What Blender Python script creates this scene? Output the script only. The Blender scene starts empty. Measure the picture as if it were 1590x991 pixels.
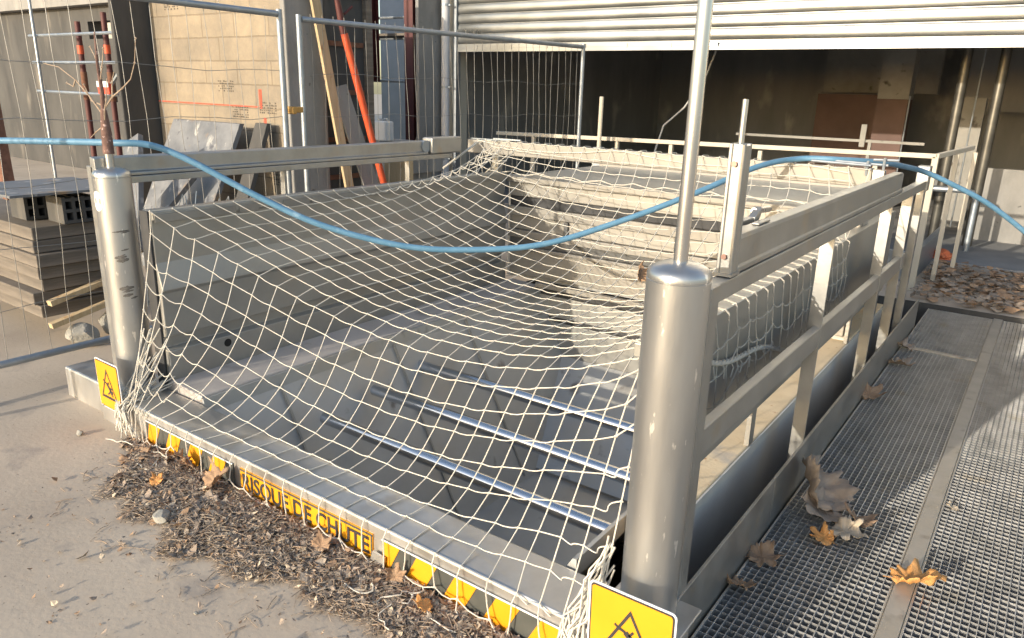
import bpy, bmesh, math, random
import numpy as np
from mathutils import Vector, Matrix
random.seed(7); np.random.seed(7)
R=math.radians
S=bpy.context.scene; COL=S.collection
GZ=-.165            # pavement level in front of the kerb
# ------------------------------------------------------------------ materials
def mat(name, c1, c2=None, rough=.6, metal=0., scale=8., detail=6., bump=0., bscale=None, stretch=(1,1,1), rvar=0., spots=None, ramp=(.35,.65), world=False, aniso=0., spec=.5):
    m=bpy.data.materials.new(name); m.use_nodes=True; nt=m.node_tree; N=nt.nodes; L=nt.links
    b=N['Principled BSDF']; b.inputs['Metallic'].default_value=metal; b.inputs['Roughness'].default_value=rough
    b.inputs['Specular IOR Level'].default_value=spec
    if aniso: b.inputs['Anisotropic'].default_value=aniso
    tc=N.new('ShaderNodeTexCoord'); mp=N.new('ShaderNodeMapping'); mp.inputs['Scale'].default_value=stretch
    if world:
        g=N.new('ShaderNodeNewGeometry'); L.new(g.outputs['Position'],mp.inputs['Vector'])
    else: L.new(tc.outputs['Object'],mp.inputs['Vector'])
    nz=N.new('ShaderNodeTexNoise'); nz.inputs['Scale'].default_value=scale; nz.inputs['Detail'].default_value=detail; nz.inputs['Roughness'].default_value=.62
    L.new(mp.outputs['Vector'],nz.inputs['Vector'])
    if c2 is None: c2=c1
    cr=N.new('ShaderNodeValToRGB'); cr.color_ramp.elements[0].position=ramp[0]; cr.color_ramp.elements[1].position=ramp[1]
    cr.color_ramp.elements[0].color=(*c1,1); cr.color_ramp.elements[1].color=(*c2,1)
    L.new(nz.outputs['Fac'],cr.inputs['Fac']); out=cr.outputs['Color']
    if spots:
        for (sc,lo,hi,col,st) in spots:
            mp2=N.new('ShaderNodeMapping'); mp2.inputs['Scale'].default_value=st
            L.new(mp.inputs['Vector'].links[0].from_socket,mp2.inputs['Vector'])
            n2=N.new('ShaderNodeTexNoise'); n2.inputs['Scale'].default_value=sc; n2.inputs['Detail'].default_value=5
            L.new(mp2.outputs['Vector'],n2.inputs['Vector'])
            r2=N.new('ShaderNodeValToRGB'); r2.color_ramp.elements[0].position=lo; r2.color_ramp.elements[1].position=hi
            L.new(n2.outputs['Fac'],r2.inputs['Fac'])
            mx=N.new('ShaderNodeMix'); mx.data_type='RGBA'; L.new(r2.outputs['Color'],mx.inputs[0]); L.new(out,mx.inputs[6]); mx.inputs[7].default_value=(*col,1)
            out=mx.outputs[2]
    L.new(out,b.inputs['Base Color'])
    if rvar:
        mr=N.new('ShaderNodeMapRange'); mr.inputs['To Min'].default_value=max(0.05,rough-rvar); mr.inputs['To Max'].default_value=min(1,rough+rvar)
        mr.inputs['From Min'].default_value=.3; mr.inputs['From Max'].default_value=.7
        L.new(nz.outputs['Fac'],mr.inputs['Value']); L.new(mr.outputs['Result'],b.inputs['Roughness'])
    if bump:
        nb=N.new('ShaderNodeTexNoise'); nb.inputs['Scale'].default_value=bscale or scale*6; nb.inputs['Detail'].default_value=5
        L.new(mp.outputs['Vector'],nb.inputs['Vector'])
        bp=N.new('ShaderNodeBump'); bp.inputs['Strength'].default_value=bump; bp.inputs['Distance'].default_value=.01
        L.new(nb.outputs['Fac'],bp.inputs['Height']); L.new(bp.outputs['Normal'],b.inputs['Normal'])
    return m
DUST=(.50,.43,.33)
M={}
M['steel']=mat('satin_steel',(.50,.49,.47),(.60,.59,.57),.42,.85,6,6,.05,60,(1,1,.4),.10,[(5,.60,.78,(.46,.42,.36),(1,1,.5))])
M['rail']=mat('rail_steel',(.33,.33,.32),(.41,.405,.39),.42,.8,7,6,.04,80,(1,1,1),.08,[(9,.58,.75,(.40,.36,.30),(1,1,1))])
M['bollard']=mat('bollard_steel',(.46,.455,.445),(.55,.545,.53),.38,.9,5,7,.03,90,(1,1,.25),.09,[(26,.655,.69,(.86,.83,.78),(1.6,1.6,.5)),(5,.58,.8,(.38,.35,.31),(1,1,.3))])
M['sheet']=mat('hopper_sheet',(.31,.305,.285),(.38,.37,.34),.40,.45,3,6,.02,40,(1,1,1),.10,[(2.2,.58,.8,(.37,.34,.30),(1,1,1)),(7,.68,.76,(.24,.225,.20),(1,1,1))])
M['sheetdark']=mat('floor_sheet',(.42,.42,.41),(.50,.50,.485),.42,.35,2.5,6,.02,40,(1,1,1),.12,[(1.7,.52,.72,(.48,.44,.38),(1,1,1)),(5,.66,.74,(.24,.22,.2),(1,1,1))])
M['warmsheet']=mat('back_steel',(.26,.245,.22),(.33,.31,.275),.55,.35,6,6,.03,60,(.4,1,1),.08,[(4,.62,.85,(.30,.27,.22),(.3,1,1))])
M['tansheet']=mat('dusty_tan_steel',(.30,.285,.255),(.355,.335,.30),.5,.4,3,5,.02,60,(.3,1,1),.06,[(3,.60,.85,(.25,.23,.20),(.3,1,1))])
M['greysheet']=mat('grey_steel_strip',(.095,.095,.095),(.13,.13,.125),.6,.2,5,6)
M['wallgrey']=mat('dusty_wall_sheet',(.46,.45,.43),(.55,.54,.51),.6,.05,3,6,.03,40,(1,1,1),.1,[(2.5,.56,.76,(.50,.45,.38),(1,1,.5))])
M['tube']=mat('polished_tube',(.62,.62,.63),(.70,.70,.71),.16,1.,5,4,0,None,(.2,1,1),.05)
M['pole']=mat('pole_steel',(.58,.56,.54),(.66,.64,.62),.28,.95,6,4,0,None,(1,1,.2),.06)
M['galv']=mat('galvanised',(.29,.32,.35),(.37,.40,.43),.45,.7,14,6,.03,60,(1,1,1),.08)
M['wire']=mat('fence_wire',(.19,.185,.175),(.26,.255,.245),.5,.3)
M['shutter']=mat('shutter_slats',(.215,.225,.225),(.28,.285,.28),.34,.8,3,6,.02,30,(.3,1,1),.08,[(3,.60,.78,(.34,.33,.30),(.15,1,3))])
M['grating']=mat('grating_bars',(.44,.445,.45),(.56,.56,.56),.42,.7,9,5,0,None,(1,1,1),.1,[(6,.6,.75,(.46,.43,.38),(1,1,1))],world=True)
M['plate']=mat('bar_plate',(.40,.36,.30),(.50,.45,.38),.55,.4,7,6,.05,50,(1,1,1),.1,[(10,.6,.75,(.30,.26,.21),(1,1,1))])
M['rope']=mat('cream_rope',(.55,.51,.44),(.66,.625,.55),.9,0,30,4,.3,300)
M['ropegrey']=mat('weathered_rope',(.42,.39,.34),(.54,.50,.43),.9,0,30,4,.3,300)
M['hose']=mat('blue_hose',(.085,.205,.325),(.115,.25,.38),.5,0,10,4,.05,120,(1,1,1),.08,[(14,.62,.78,(.24,.38,.50),(1,1,1))])
M['ground']=mat('pavement',(.39,.32,.25),(.50,.42,.33),.92,0,1.6,9,.14,45,(1,1,1),0,[(.9,.50,.70,(.50,.42,.33),(1,1,1)),(60,.66,.72,(.16,.13,.11),(1,1,1)),(4,.60,.72,(.31,.265,.225),(1,1,1)),(90,.70,.75,(.55,.5,.43),(1,1,1))],(.3,.7))
M['ledge']=mat('dusty_ledge',(.46,.425,.40),(.54,.50,.47),.6,.15,4,6,.05,50,(1,1,1),.1,[(6,.6,.75,(.30,.27,.24),(1,1,1))])
M['sand']=mat('sandy_concrete',(.66,.51,.32),(.74,.59,.39),.95,0,5,7,.2,60,(1,1,1),0,[(2.2,.60,.66,(.42,.38,.34),(1,1,1)),(24,.66,.74,(.45,.25,.12),(1,1,1))])
M['concrete']=mat('grey_concrete',(.21,.205,.195),(.30,.29,.275),.9,0,3,8,.3,30,(1,1,.5),0,[(2.5,.58,.75,(.36,.34,.31),(1,1,.4)),(12,.68,.74,(.10,.10,.095),(1,1,1))])
M['darkconc']=mat('shaded_concrete',(.055,.054,.053),(.09,.087,.083),.92,0,2,7,.25,24,(1,1,.4),0,[(3,.6,.75,(.17,.155,.135),(1,1,.3))])
M['interior']=mat('interior_wall',(.205,.208,.21),(.28,.28,.28),.9,0,1.2,7,.1,20,(1,1,.3),0,[(2,.58,.7,(.42,.40,.37),(1,1,.5))])
M['interiorred']=mat('interior_red_paint',(.13,.085,.075),(.17,.11,.095),.85,0,2,6)
M['interiorlight']=mat('interior_light_plaster',(.24,.235,.22),(.31,.30,.28),.9,0,3,7,.1,20,(1,1,1),0,[(5,.62,.72,(.08,.075,.07),(1,1,1))])
M['cream']=mat('cream_render',(.50,.45,.36),(.58,.52,.42),.9,0,2,6)
M['white']=mat('white_paint',(.46,.47,.49),(.54,.54,.56),.7,0,3,5)
M['ceramic']=mat('white_plastic',(.6,.6,.6),(.68,.68,.68),.5,0,3,3)
M['yellow']=mat('sign_yellow',(.71,.285,.003),(.75,.315,.004),.55,0,5,5,0,None,(1,1,1),.05,[(9,.66,.78,(.62,.33,.06),(1,1,1))])
M['black']=mat('sign_black',(.028,.028,.03),(.04,.04,.042),.5,0,8,4)
M['stripe']=mat('stripe_black',(.060,.064,.058),(.085,.088,.080),.45,0,8,4,0,None,(1,1,1),.06,[(8,.62,.75,(.16,.14,.11),(1,1,1))])
M['signwhite']=mat('sign_white',(.72,.72,.72),(.8,.8,.8),.4)
M['rust']=mat('rusty_steel',(.13,.06,.035),(.22,.10,.06),.85,.1,14,7,.2,60)
M['red']=mat('red_enamel',(.52,.07,.025),(.62,.10,.035),.5,0,6,6,.05,60,(1,1,1),.08,[(12,.64,.74,(.25,.09,.05),(1,1,1))])
M['maroon']=mat('maroon_paint',(.075,.018,.017),(.10,.025,.022),.6,0,5,5)
M['timber']=mat('pale_timber',(.44,.33,.19),(.54,.42,.26),.8,0,6,7,.1,60,(6,6,.5),0,[(9,.64,.72,(.36,.22,.11),(2,2,1))])
M['oldtimber']=mat('weathered_timber',(.115,.098,.08),(.20,.17,.14),.9,0,5,7,.25,50,(.4,.4,5))
M['slab']=mat('mottled_slab',(.11,.115,.125),(.19,.195,.205),.6,0,5,9,.1,40,(1,1,1),.1,[(9,.60,.68,(.36,.35,.33),(1,1,.6)),(4,.62,.70,(.25,.17,.10),(1,1,1)),(13,.62,.68,(.09,.09,.10),(1,1,1))])
M['brass']=mat('clamp_brass',(.42,.24,.07),(.52,.32,.11),.45,.5,20,4)
M['bark']=mat('flaking_bark',(.10,.055,.045),(.22,.13,.105),.9,0,30,6,.4,120,(1,1,.6),0,[(45,.60,.68,(.58,.42,.38),(1,1,1))])
M['twig']=mat('pale_twig',(.30,.22,.16),(.42,.33,.25),.9,0,20,4)
M['rock']=mat('grey_rock',(.26,.25,.22),(.36,.345,.31),.9,0,9,8,.5,50)
M['leafbrown']=mat('dry_leaf_brown',(.25,.155,.095),(.36,.24,.15),.8,0,18,5,.2,80)
M['leaftan']=mat('dry_leaf_tan',(.48,.39,.28),(.60,.49,.36),.8,0,18,5,.2,80)
M['leafgrey']=mat('dry_leaf_greybrown',(.29,.225,.17),(.38,.30,.235),.85,0,18,5,.2,80)
M['leaforange']=mat('dry_leaf_orange',(.56,.25,.07),(.68,.36,.13),.75,0,16,5,.2,80)
M['litterdark']=mat('litter_dark',(.21,.17,.135),(.36,.30,.24),.95,0,40,5,.4,120)
M['darkband']=mat('dark_band',(.035,.036,.038),(.055,.055,.058),.7,0,9,4)  # painted shade bands on the back steps; also the left panel's end strip
M['darkpipe']=mat('dull_pipe',(.085,.08,.07),(.13,.125,.11),.4,.6,5,5)
M['hole']=mat('dark_void',(.012,.012,.012),(.02,.02,.02),.9)
M['orange']=mat('orange_cloth',(.62,.15,.06),(.72,.22,.10),.9,0,9,4)
M['bluepl']=mat('blue_plastic',(.02,.08,.28),(.03,.11,.34),.5)
M['sticker']=mat('white_sticker',(.78,.78,.77),(.84,.84,.83),.5)
M['boltred']=mat('bolt_bronze',(.25,.15,.12),(.32,.2,.17),.4,.7)
M['redmark']=mat('red_marker',(.55,.06,.03),(.62,.09,.05),.8,0,30,4)
M['stamp']=mat('stamp_ink',(.075,.065,.055),(.13,.11,.09),.9,0,60,4)
M['glass']=mat('window_pane',(.42,.5,.55),(.5,.58,.62),.15,.2)
# block wall: mortar courses
def block_mat():
    m=bpy.data.materials.new('concrete_blocks'); m.use_nodes=True; nt=m.node_tree; N=nt.nodes; L=nt.links; b=N['Principled BSDF']; b.inputs['Roughness'].default_value=.95
    tc=N.new('ShaderNodeTexCoord'); sp=N.new('ShaderNodeSeparateXYZ'); cb=N.new('ShaderNodeCombineXYZ')
    L.new(tc.outputs['Object'],sp.inputs[0]); ad=N.new('ShaderNodeMath'); ad.operation='ADD'
    L.new(sp.outputs[0],ad.inputs[0]); L.new(sp.outputs[1],ad.inputs[1]); L.new(ad.outputs[0],cb.inputs[0]); L.new(sp.outputs[2],cb.inputs[1])
    nd=N.new('ShaderNodeTexNoise'); nd.inputs['Scale'].default_value=9; L.new(tc.outputs['Object'],nd.inputs['Vector'])
    mxv=N.new('ShaderNodeMix'); mxv.data_type='VECTOR'; mxv.inputs[0].default_value=.012; L.new(cb.outputs[0],mxv.inputs[4]); L.new(nd.outputs['Color'],mxv.inputs[5])
    br=N.new('ShaderNodeTexBrick'); L.new(mxv.outputs[1],br.inputs['Vector'])
    br.inputs['Scale'].default_value=1; br.inputs['Brick Width'].default_value=.5; br.inputs['Row Height'].default_value=.205; br.inputs['Mortar Size'].default_value=.008; br.inputs['Mortar Smooth'].default_value=.3
    br.inputs['Color1'].default_value=(.315,.27,.205,1); br.inputs['Color2'].default_value=(.25,.22,.178,1); br.inputs['Mortar'].default_value=(.22,.185,.14,1); br.offset=.5; br.inputs['Bias'].default_value=-.1
    nz=N.new('ShaderNodeTexNoise'); nz.inputs['Scale'].default_value=2.6; nz.inputs['Detail'].default_value=9; nz.inputs['Roughness'].default_value=.7; L.new(tc.outputs['Object'],nz.inputs['Vector'])
    cr=N.new('ShaderNodeValToRGB'); cr.color_ramp.elements[0].position=.3; cr.color_ramp.elements[1].position=.7; cr.color_ramp.elements[0].color=(.62,.62,.64,1); cr.color_ramp.elements[1].color=(1.12,1.06,.98,1); L.new(nz.outputs['Fac'],cr.inputs['Fac'])
    mu=N.new('ShaderNodeMix'); mu.data_type='RGBA'; mu.blend_type='MULTIPLY'; mu.inputs[0].default_value=1; L.new(br.outputs['Color'],mu.inputs[6]); L.new(cr.outputs['Color'],mu.inputs[7]); L.new(mu.outputs[2],b.inputs['Base Color'])
    n3=N.new('ShaderNodeTexNoise'); n3.inputs['Scale'].default_value=70; n3.inputs['Detail'].default_value=4; L.new(tc.outputs['Object'],n3.inputs['Vector'])
    m3=N.new('ShaderNodeMath'); m3.operation='MULTIPLY_ADD'; L.new(br.outputs['Fac'],m3.inputs[0]); m3.inputs[1].default_value=-.8; L.new(n3.outputs['Fac'],m3.inputs[2])
    bp=N.new('ShaderNodeBump'); bp.inputs['Strength'].default_value=.5; bp.inputs['Distance'].default_value=.008; L.new(m3.outputs[0],bp.inputs['Height']); L.new(bp.outputs['Normal'],b.inputs['Normal'])
    return m
M['block']=block_mat()
# ------------------------------------------------------------------ mesh builder
class MB:
    def __init__(s): s.v=[]; s.f=[]; s.mi=[]; s.cur=0
    def add(s,vs,fs):
        o=len(s.v); s.v+=[tuple(map(float,v)) for v in vs]; s.f+=[tuple(i+o for i in f) for f in fs]; s.mi+=[s.cur]*len(fs); return s
    def box(s,x0,x1,y0,y1,z0,z1):
        return s.add([(x0,y0,z0),(x1,y0,z0),(x1,y1,z0),(x0,y1,z0),(x0,y0,z1),(x1,y0,z1),(x1,y1,z1),(x0,y1,z1)],
          [(3,2,1,0),(4,5,6,7),(0,1,5,4),(1,2,6,5),(2,3,7,6),(3,0,4,7)])
    def bar(s,a,b,w,h,up=(0,0,1)):       # beam from a to b, w across, h along up
        a=Vector(a); b=Vector(b); d=(b-a).normalized(); up=Vector(up); sd=d.cross(up)
        if sd.length<1e-4: sd=d.cross(Vector((1,0,0)))
        sd.normalize(); u=sd.cross(d); q=[]
        for p in (a,b):
            for sx,sy in ((-1,-1),(1,-1),(1,1),(-1,1)): q.append(p+sd*(sx*w/2)+u*(sy*h/2))
        return s.add(q,[(3,2,1,0),(4,5,6,7),(0,1,5,4),(1,2,6,5),(2,3,7,6),(3,0,4,7)])
    def tube(s,pts,r,n=8,caps=True):
        pts=[Vector(p) for p in pts]; k=len(pts); rr=r if isinstance(r,(list,tuple)) else [r]*k
        up=None; vs=[]
        for i,p in enumerate(pts):
            d=(pts[min(i+1,k-1)]-pts[max(i-1,0)]); d=d.normalized() if d.length>1e-9 else Vector((0,0,1))
            if up is None:
                up=d.orthogonal().normalized()
            else:
                up=up-d*up.dot(d); up=up.normalized() if up.length>1e-6 else d.orthogonal().normalized()
            sd=d.cross(up)
            for j in range(n):
                a=2*math.pi*j/n; vs.append(p+(up*math.cos(a)+sd*math.sin(a))*rr[i])
        fs=[]
        for i in range(k-1):
            for j in range(n): fs.append((i*n+j,i*n+(j+1)%n,(i+1)*n+(j+1)%n,(i+1)*n+j))
        if caps: fs.append(tuple(range(n-1,-1,-1))); fs.append(tuple(range((k-1)*n,k*n)))
        return s.add(vs,fs)
    def lathe(s,prof,c,n=40):            # prof: (r,z) list
        vs=[];fs=[]
        for r,z in prof:
            for j in range(n):
                a=2*math.pi*j/n; vs.append((c[0]+r*math.cos(a),c[1]+r*math.sin(a),z))
        for i in range(len(prof)-1):
            for j in range(n): fs.append((i*n+j,i*n+(j+1)%n,(i+1)*n+(j+1)%n,(i+1)*n+j))
        fs.append(tuple(range(n-1,-1,-1))); fs.append(tuple(range((len(prof)-1)*n,len(prof)*n)))
        return s.add(vs,fs)
    def prism(s,poly,axis,t0,t1):        # poly 2d counter-clockwise; axis 'x': (y,z) 'y': (x,z) 'z': (x,y)
        n=len(poly)
        def P(p,t): return (t,p[0],p[1]) if axis=='x' else ((p[0],t,p[1]) if axis=='y' else (p[0],p[1],t))
        vs=[P(p,t0) for p in poly]+[P(p,t1) for p in poly]
        fs=[tuple(range(n-1,-1,-1)),tuple(range(n,2*n))]+[(i,(i+1)%n,n+(i+1)%n,n+i) for i in range(n)]
        return s.add(vs,fs)
    def build(s,name,m,parent=None,smooth=False,bevel=0.,props=None,seg=2):
        vs=np.array(s.v)
        if parent is not None: org=np.array(parent['_o'])
        else: org=np.array([(vs[:,0].min()+vs[:,0].max())/2,(vs[:,1].min()+vs[:,1].max())/2,vs[:,2].min()])
        me=bpy.data.meshes.new(name); me.from_pydata((vs-org).tolist(),[],s.f); me.update()
        bm=bmesh.new(); bm.from_mesh(me); bmesh.ops.recalc_face_normals(bm,faces=bm.faces); bm.to_mesh(me); bm.free()
        ms=m if isinstance(m,(list,tuple)) else [m]
        for x in ms: me.materials.append(M[x])
        if len(ms)>1: me.polygons.foreach_set('material_index',s.mi)
        o=bpy.data.objects.new(name,me); COL.objects.link(o)
        if parent is not None:
            o.parent=parent; o['_o']=parent['_o']
        else: o.location=org; o['_o']=list(map(float,org))
        if smooth:
            me.polygons.foreach_set('use_smooth',[True]*len(me.polygons))
            try: me.set_sharp_from_angle(angle=R(40))
            except Exception: pass
        if bevel:
            b=o.modifiers.new('bevel','BEVEL'); b.width=bevel; b.segments=seg; b.limit_method='ANGLE'; b.angle_limit=R(35)
        if props: 
            for k,v in props.items(): o[k]=v
        return o
def thing(name,label,cat,loc,group=None):
    o=bpy.data.objects.new(name,None); COL.objects.link(o); o.location=loc; o['_o']=list(map(float,loc)); o.empty_display_size=.1
    o['label']=label; o['category']=cat
    if group: o['group']=group
    return o
def tag(o,label,cat,group=None):
    o['label']=label; o['category']=cat
    if group: o['group']=group
    return o
def struct(o): o['kind']='structure'; return o
# ------------------------------------------------------------------ camera, light
cam=bpy.data.cameras.new('camera'); co=bpy.data.objects.new('camera',cam); COL.objects.link(co)
ya,pi,ro=-.619558,.296569,.029026
fw=Vector((math.sin(ya)*math.cos(pi),math.cos(ya)*math.cos(pi),-math.sin(pi))); rt=Vector((math.cos(ya),-math.sin(ya),0)); up=rt.cross(fw)
r2=math.cos(ro)*rt+math.sin(ro)*up; u2=-math.sin(ro)*rt+math.cos(ro)*up
mw=Matrix((r2,u2,-fw)).transposed().to_4x4(); mw.translation=Vector((.745874,-1.790256,1.493705)); co.matrix_world=mw
cam.sensor_width=36; cam.lens=1154.395/1590*36; cam.clip_start=.05; cam.clip_end=500; S.camera=co
SUN_AZ,SUN_EL=R(192),R(13.5)
w=bpy.data.worlds.new('World'); S.world=w; w.use_nodes=True; nt=w.node_tree
sky=nt.nodes.new('ShaderNodeTexSky'); sky.sky_type='NISHITA'; sky.sun_disc=False; sky.sun_elevation=SUN_EL; sky.sun_rotation=SUN_AZ; sky.air_density=1.; sky.dust_density=1.5
bg=nt.nodes['Background']; bg.inputs['Strength'].default_value=.15; nt.links.new(sky.outputs[0],bg.inputs[0])
sl=bpy.data.lights.new('sun','SUN'); sl.energy=2.3; sl.angle=R(.5); sl.color=(1,.89,.72); so=bpy.data.objects.new('sun',sl); COL.objects.link(so)
sd=Vector((math.sin(SUN_AZ)*math.cos(SUN_EL),math.cos(SUN_AZ)*math.cos(SUN_EL),math.sin(SUN_EL)))
so.rotation_euler=(-sd).to_track_quat('-Z','Y').to_euler(); so.location=sd*30+Vector((0,0,3))
S.view_settings.view_transform='Standard'; S.view_settings.look='None'; S.view_settings.exposure=1.12; S.view_settings.gamma=1
# ------------------------------------------------------------------ ground (with the pit left open)
g=MB()
X0,X1,Y0,Y1=-3.0,1.62,-.12,5.4
def grid(x0,x1,y0,y1,n):
    xs=np.linspace(x0,x1,n+1); ys=np.linspace(y0,y1,n+1)
    o=[(x,y,GZ) for y in ys for x in xs]
    g.add(o,[(j*(n+1)+i,j*(n+1)+i+1,(j+1)*(n+1)+i+1,(j+1)*(n+1)+i) for j in range(n) for i in range(n)])
g.add([(-150,-150,GZ),(150,-150,GZ),(150,Y0,GZ),(-150,Y0,GZ)],[(0,1,2,3)])
g.add([(-150,Y0,GZ),(X0,Y0,GZ),(X0,Y1,GZ),(-150,Y1,GZ)],[(0,1,2,3)])
g.add([(X1,Y0,GZ),(150,Y0,GZ),(150,Y1,GZ),(X1,Y1,GZ)],[(0,1,2,3)])
g.add([(-150,Y1,GZ),(150,Y1,GZ),(150,200,GZ),(-150,200,GZ)],[(0,1,2,3)])
struct(g.build('ground','ground'))
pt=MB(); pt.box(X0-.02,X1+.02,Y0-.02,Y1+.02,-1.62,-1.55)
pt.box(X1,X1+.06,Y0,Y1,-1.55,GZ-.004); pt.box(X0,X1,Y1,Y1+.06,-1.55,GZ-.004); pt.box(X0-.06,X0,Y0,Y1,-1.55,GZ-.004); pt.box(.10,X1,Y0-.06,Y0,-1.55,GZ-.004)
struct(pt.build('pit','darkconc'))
# ------------------------------------------------------------------ kerb beam with hazard plates
kb=thing('kerb_beam','low grey steel kerb beam with yellow and black warning strips along its front','kerb',(-1.4,-.06,GZ))
k=MB(); k.box(-2.97,.12,-.165,.05,-.26,0); k.build('beam','steel',kb,bevel=.012,seg=3)
k=MB(); k.box(-3.42,-2.975,-.13,.06,-.2,.0); k.build('end_block','steel',kb,bevel=.01)
k=MB(); k.box(-2.7,-.0,.051,.056,-1.5,-.02); k.build('inner_face','sheetdark',kb)
YF=-.168
def hazard(x0,x1,phase,first):
    z0,z1=-.162,-.046
    p=MB(); p.box(x0,x1,YF-.002,YF+.003,z0,z1); o=p.build('hazard_strip','stripe',kb)
    y=MB(); wd=.092; sl_=.055; x=x0+phase
    h=z1-z0
    while x<x1:
        pts=[(x,z0+.004),(x+wd,z0+.004),(x+wd+sl_,z1-.004),(x+sl_,z1-.004)]
        pts=[(min(max(a,x0+.003),x1-.003),b) for a,b in pts]
        if pts[2][0]-pts[3][0]>.02: y.prism(pts,'y',YF-.0045,YF-.0022)
        x+=.172
    y.build('yellow_stripe','yellow',o)
    e=MB(); e.box(x0,x1,YF-.006,YF-.0022,z1-.002,z1+.003); e.build('pale_edge','signwhite',o)
hazard(-2.53,-1.84,-.02,0); hazard(-.95,-.17,-.06,0)
def text_mesh(txt,size,ext=.0008,off=.0):
    c=bpy.data.curves.new('lettering','FONT'); c.body=txt; c.size=size; c.extrude=ext; c.align_x='CENTER'; c.align_y='CENTER'; c.offset=off; c.resolution_u=4
    o=bpy.data.objects.new('lettering_source',c); COL.objects.link(o)
    bpy.context.view_layer.update()
    me=bpy.data.meshes.new_from_object(o); bpy.data.objects.remove(o); bpy.data.curves.remove(c)
    return [tuple(v.co) for v in me.vertices],[tuple(p.vertices) for p in me.polygons]
p=MB(); p.box(-1.79,-1.0,YF-.002,YF+.003,-.162,-.046); tp=p.build('text_plate','yellow',kb)
e=MB(); e.box(-1.79,-1.0,YF-.0045,YF-.0022,-.056,-.048); e.box(-1.79,-1.0,YF-.0045,YF-.0022,-.159,-.151); e.box(-1.008,-1.002,YF-.005,YF-.0022,-.158,-.05); e.build('black_border','stripe',tp)
tv,tf=text_mesh('RISQUE DE CHUTE',.098,.0008,.0016)
xs=[v[0] for v in tv]; sc=.755/(max(xs)-min(xs)); cx=(max(xs)+min(xs))/2
e=MB(); e.add([(-1.395+(v[0]-cx)*sc,YF-.0042-v[2],-.104+v[1]*1.0) for v in tv],tf); e.build('lettering','black',tp)
k=MB(); k.prism([(-1.0,-.155),(-.93,-.15),(-.925,-.105),(-.985,-.1)],'y',YF-.02,YF-.012); k.build('loose_tab','steel',kb)
# ------------------------------------------------------------------ bollards
def bollard(cx,cy,label,H=1.05,r=.084):
    t=thing('bollard',label,'bollard',(cx,cy,0),'steel bollards at the corners of the pit')
    prof=[(r,0),(r,H-.026),(r-.002,H-.0245),(r-.002,H-.0225),(r,H-.021),(r,H-.012),(r-.004,H-.001),(r-.013,H+.007),(r*.6,H+.017),(r*.3,H+.021),(.001,H+.022)]
    b=MB(); b.lathe(prof,(cx,cy),56); b.build('tube','bollard',t,smooth=True)
    b=MB(); b.box(cx-.13,cx+.13,cy-.11,cy+.11,.0005,.008); b.build('base_plate','steel',t,bevel=.003)
    return t
br=bollard(0,0,'thick satin steel bollard at the right with a tall thin pole on its cap',1.065)
b=MB(); b.tube([(0,0,1.06),(.003,0,3.4)],.0185,20); b.build('pole','pole',br,smooth=True)
bl=bollard(-2.9,0,'scuffed steel bollard at the left corner with a round white sticker near its top',1.078)
b=MB(); b.tube([(-2.9,0,1.06),(-2.9,0,1.165)],.019,16); b.build('pole_stub','bollard',bl,smooth=True)
# sticker bent round the tube
b=MB(); n=18; aa=-1.50
vs=[];fs=[]
for ring in (0,1):
    for i in range(n):
        a=2*math.pi*i/n; u=.035*math.cos(a)*(ring); v=.048*math.sin(a)*ring
        th=aa+u/.084; vs.append((-2.9+.0851*math.cos(th),.0851*math.sin(th),.945+v))
for i in range(n): fs.append((i,n+i,n+(i+1)%n))
b.add(vs,fs); b.build('sticker','sticker',bl)
b=MB()
for (dz,a0,a1,h) in ((.80,-.35,.55,.006),(.795,.1,.6,.004),(.71,0.0,.42,.005),(.675,-.4,.25,.010),(.66,-.3,.35,.012),(.685,-.05,.2,.004),(.52,-.35,.45,.013),(.505,-.2,.4,.006),(.485,-.2,.35,.012),(.47,.2,.6,.006)):
    base=math.atan2(-1.79,3.64); vs=[];k_=14
    for i in range(k_+1):
        th=base+a0+(a1-a0)*i/k_; hh=1.7*h*(.3+.7*math.sin(math.pi*i/k_))*(.7+.6*random.random()); zz=dz+.006*i/k_
        vs+=[(-2.9+.0847*math.cos(th),.0847*math.sin(th),zz-hh/2),(-2.9+.0847*math.cos(th),.0847*math.sin(th),zz+hh/2)]
    b.add(vs,[(2*i,2*i+2,2*i+3,2*i+1) for i in range(k_)])
M['scuff']=mat('rub_marks',(.10,.09,.08),(.22,.205,.185),.7,.3,60,5,0,None,(1,1,4))
b.build('scuff_mark','scuff',bl)
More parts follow.
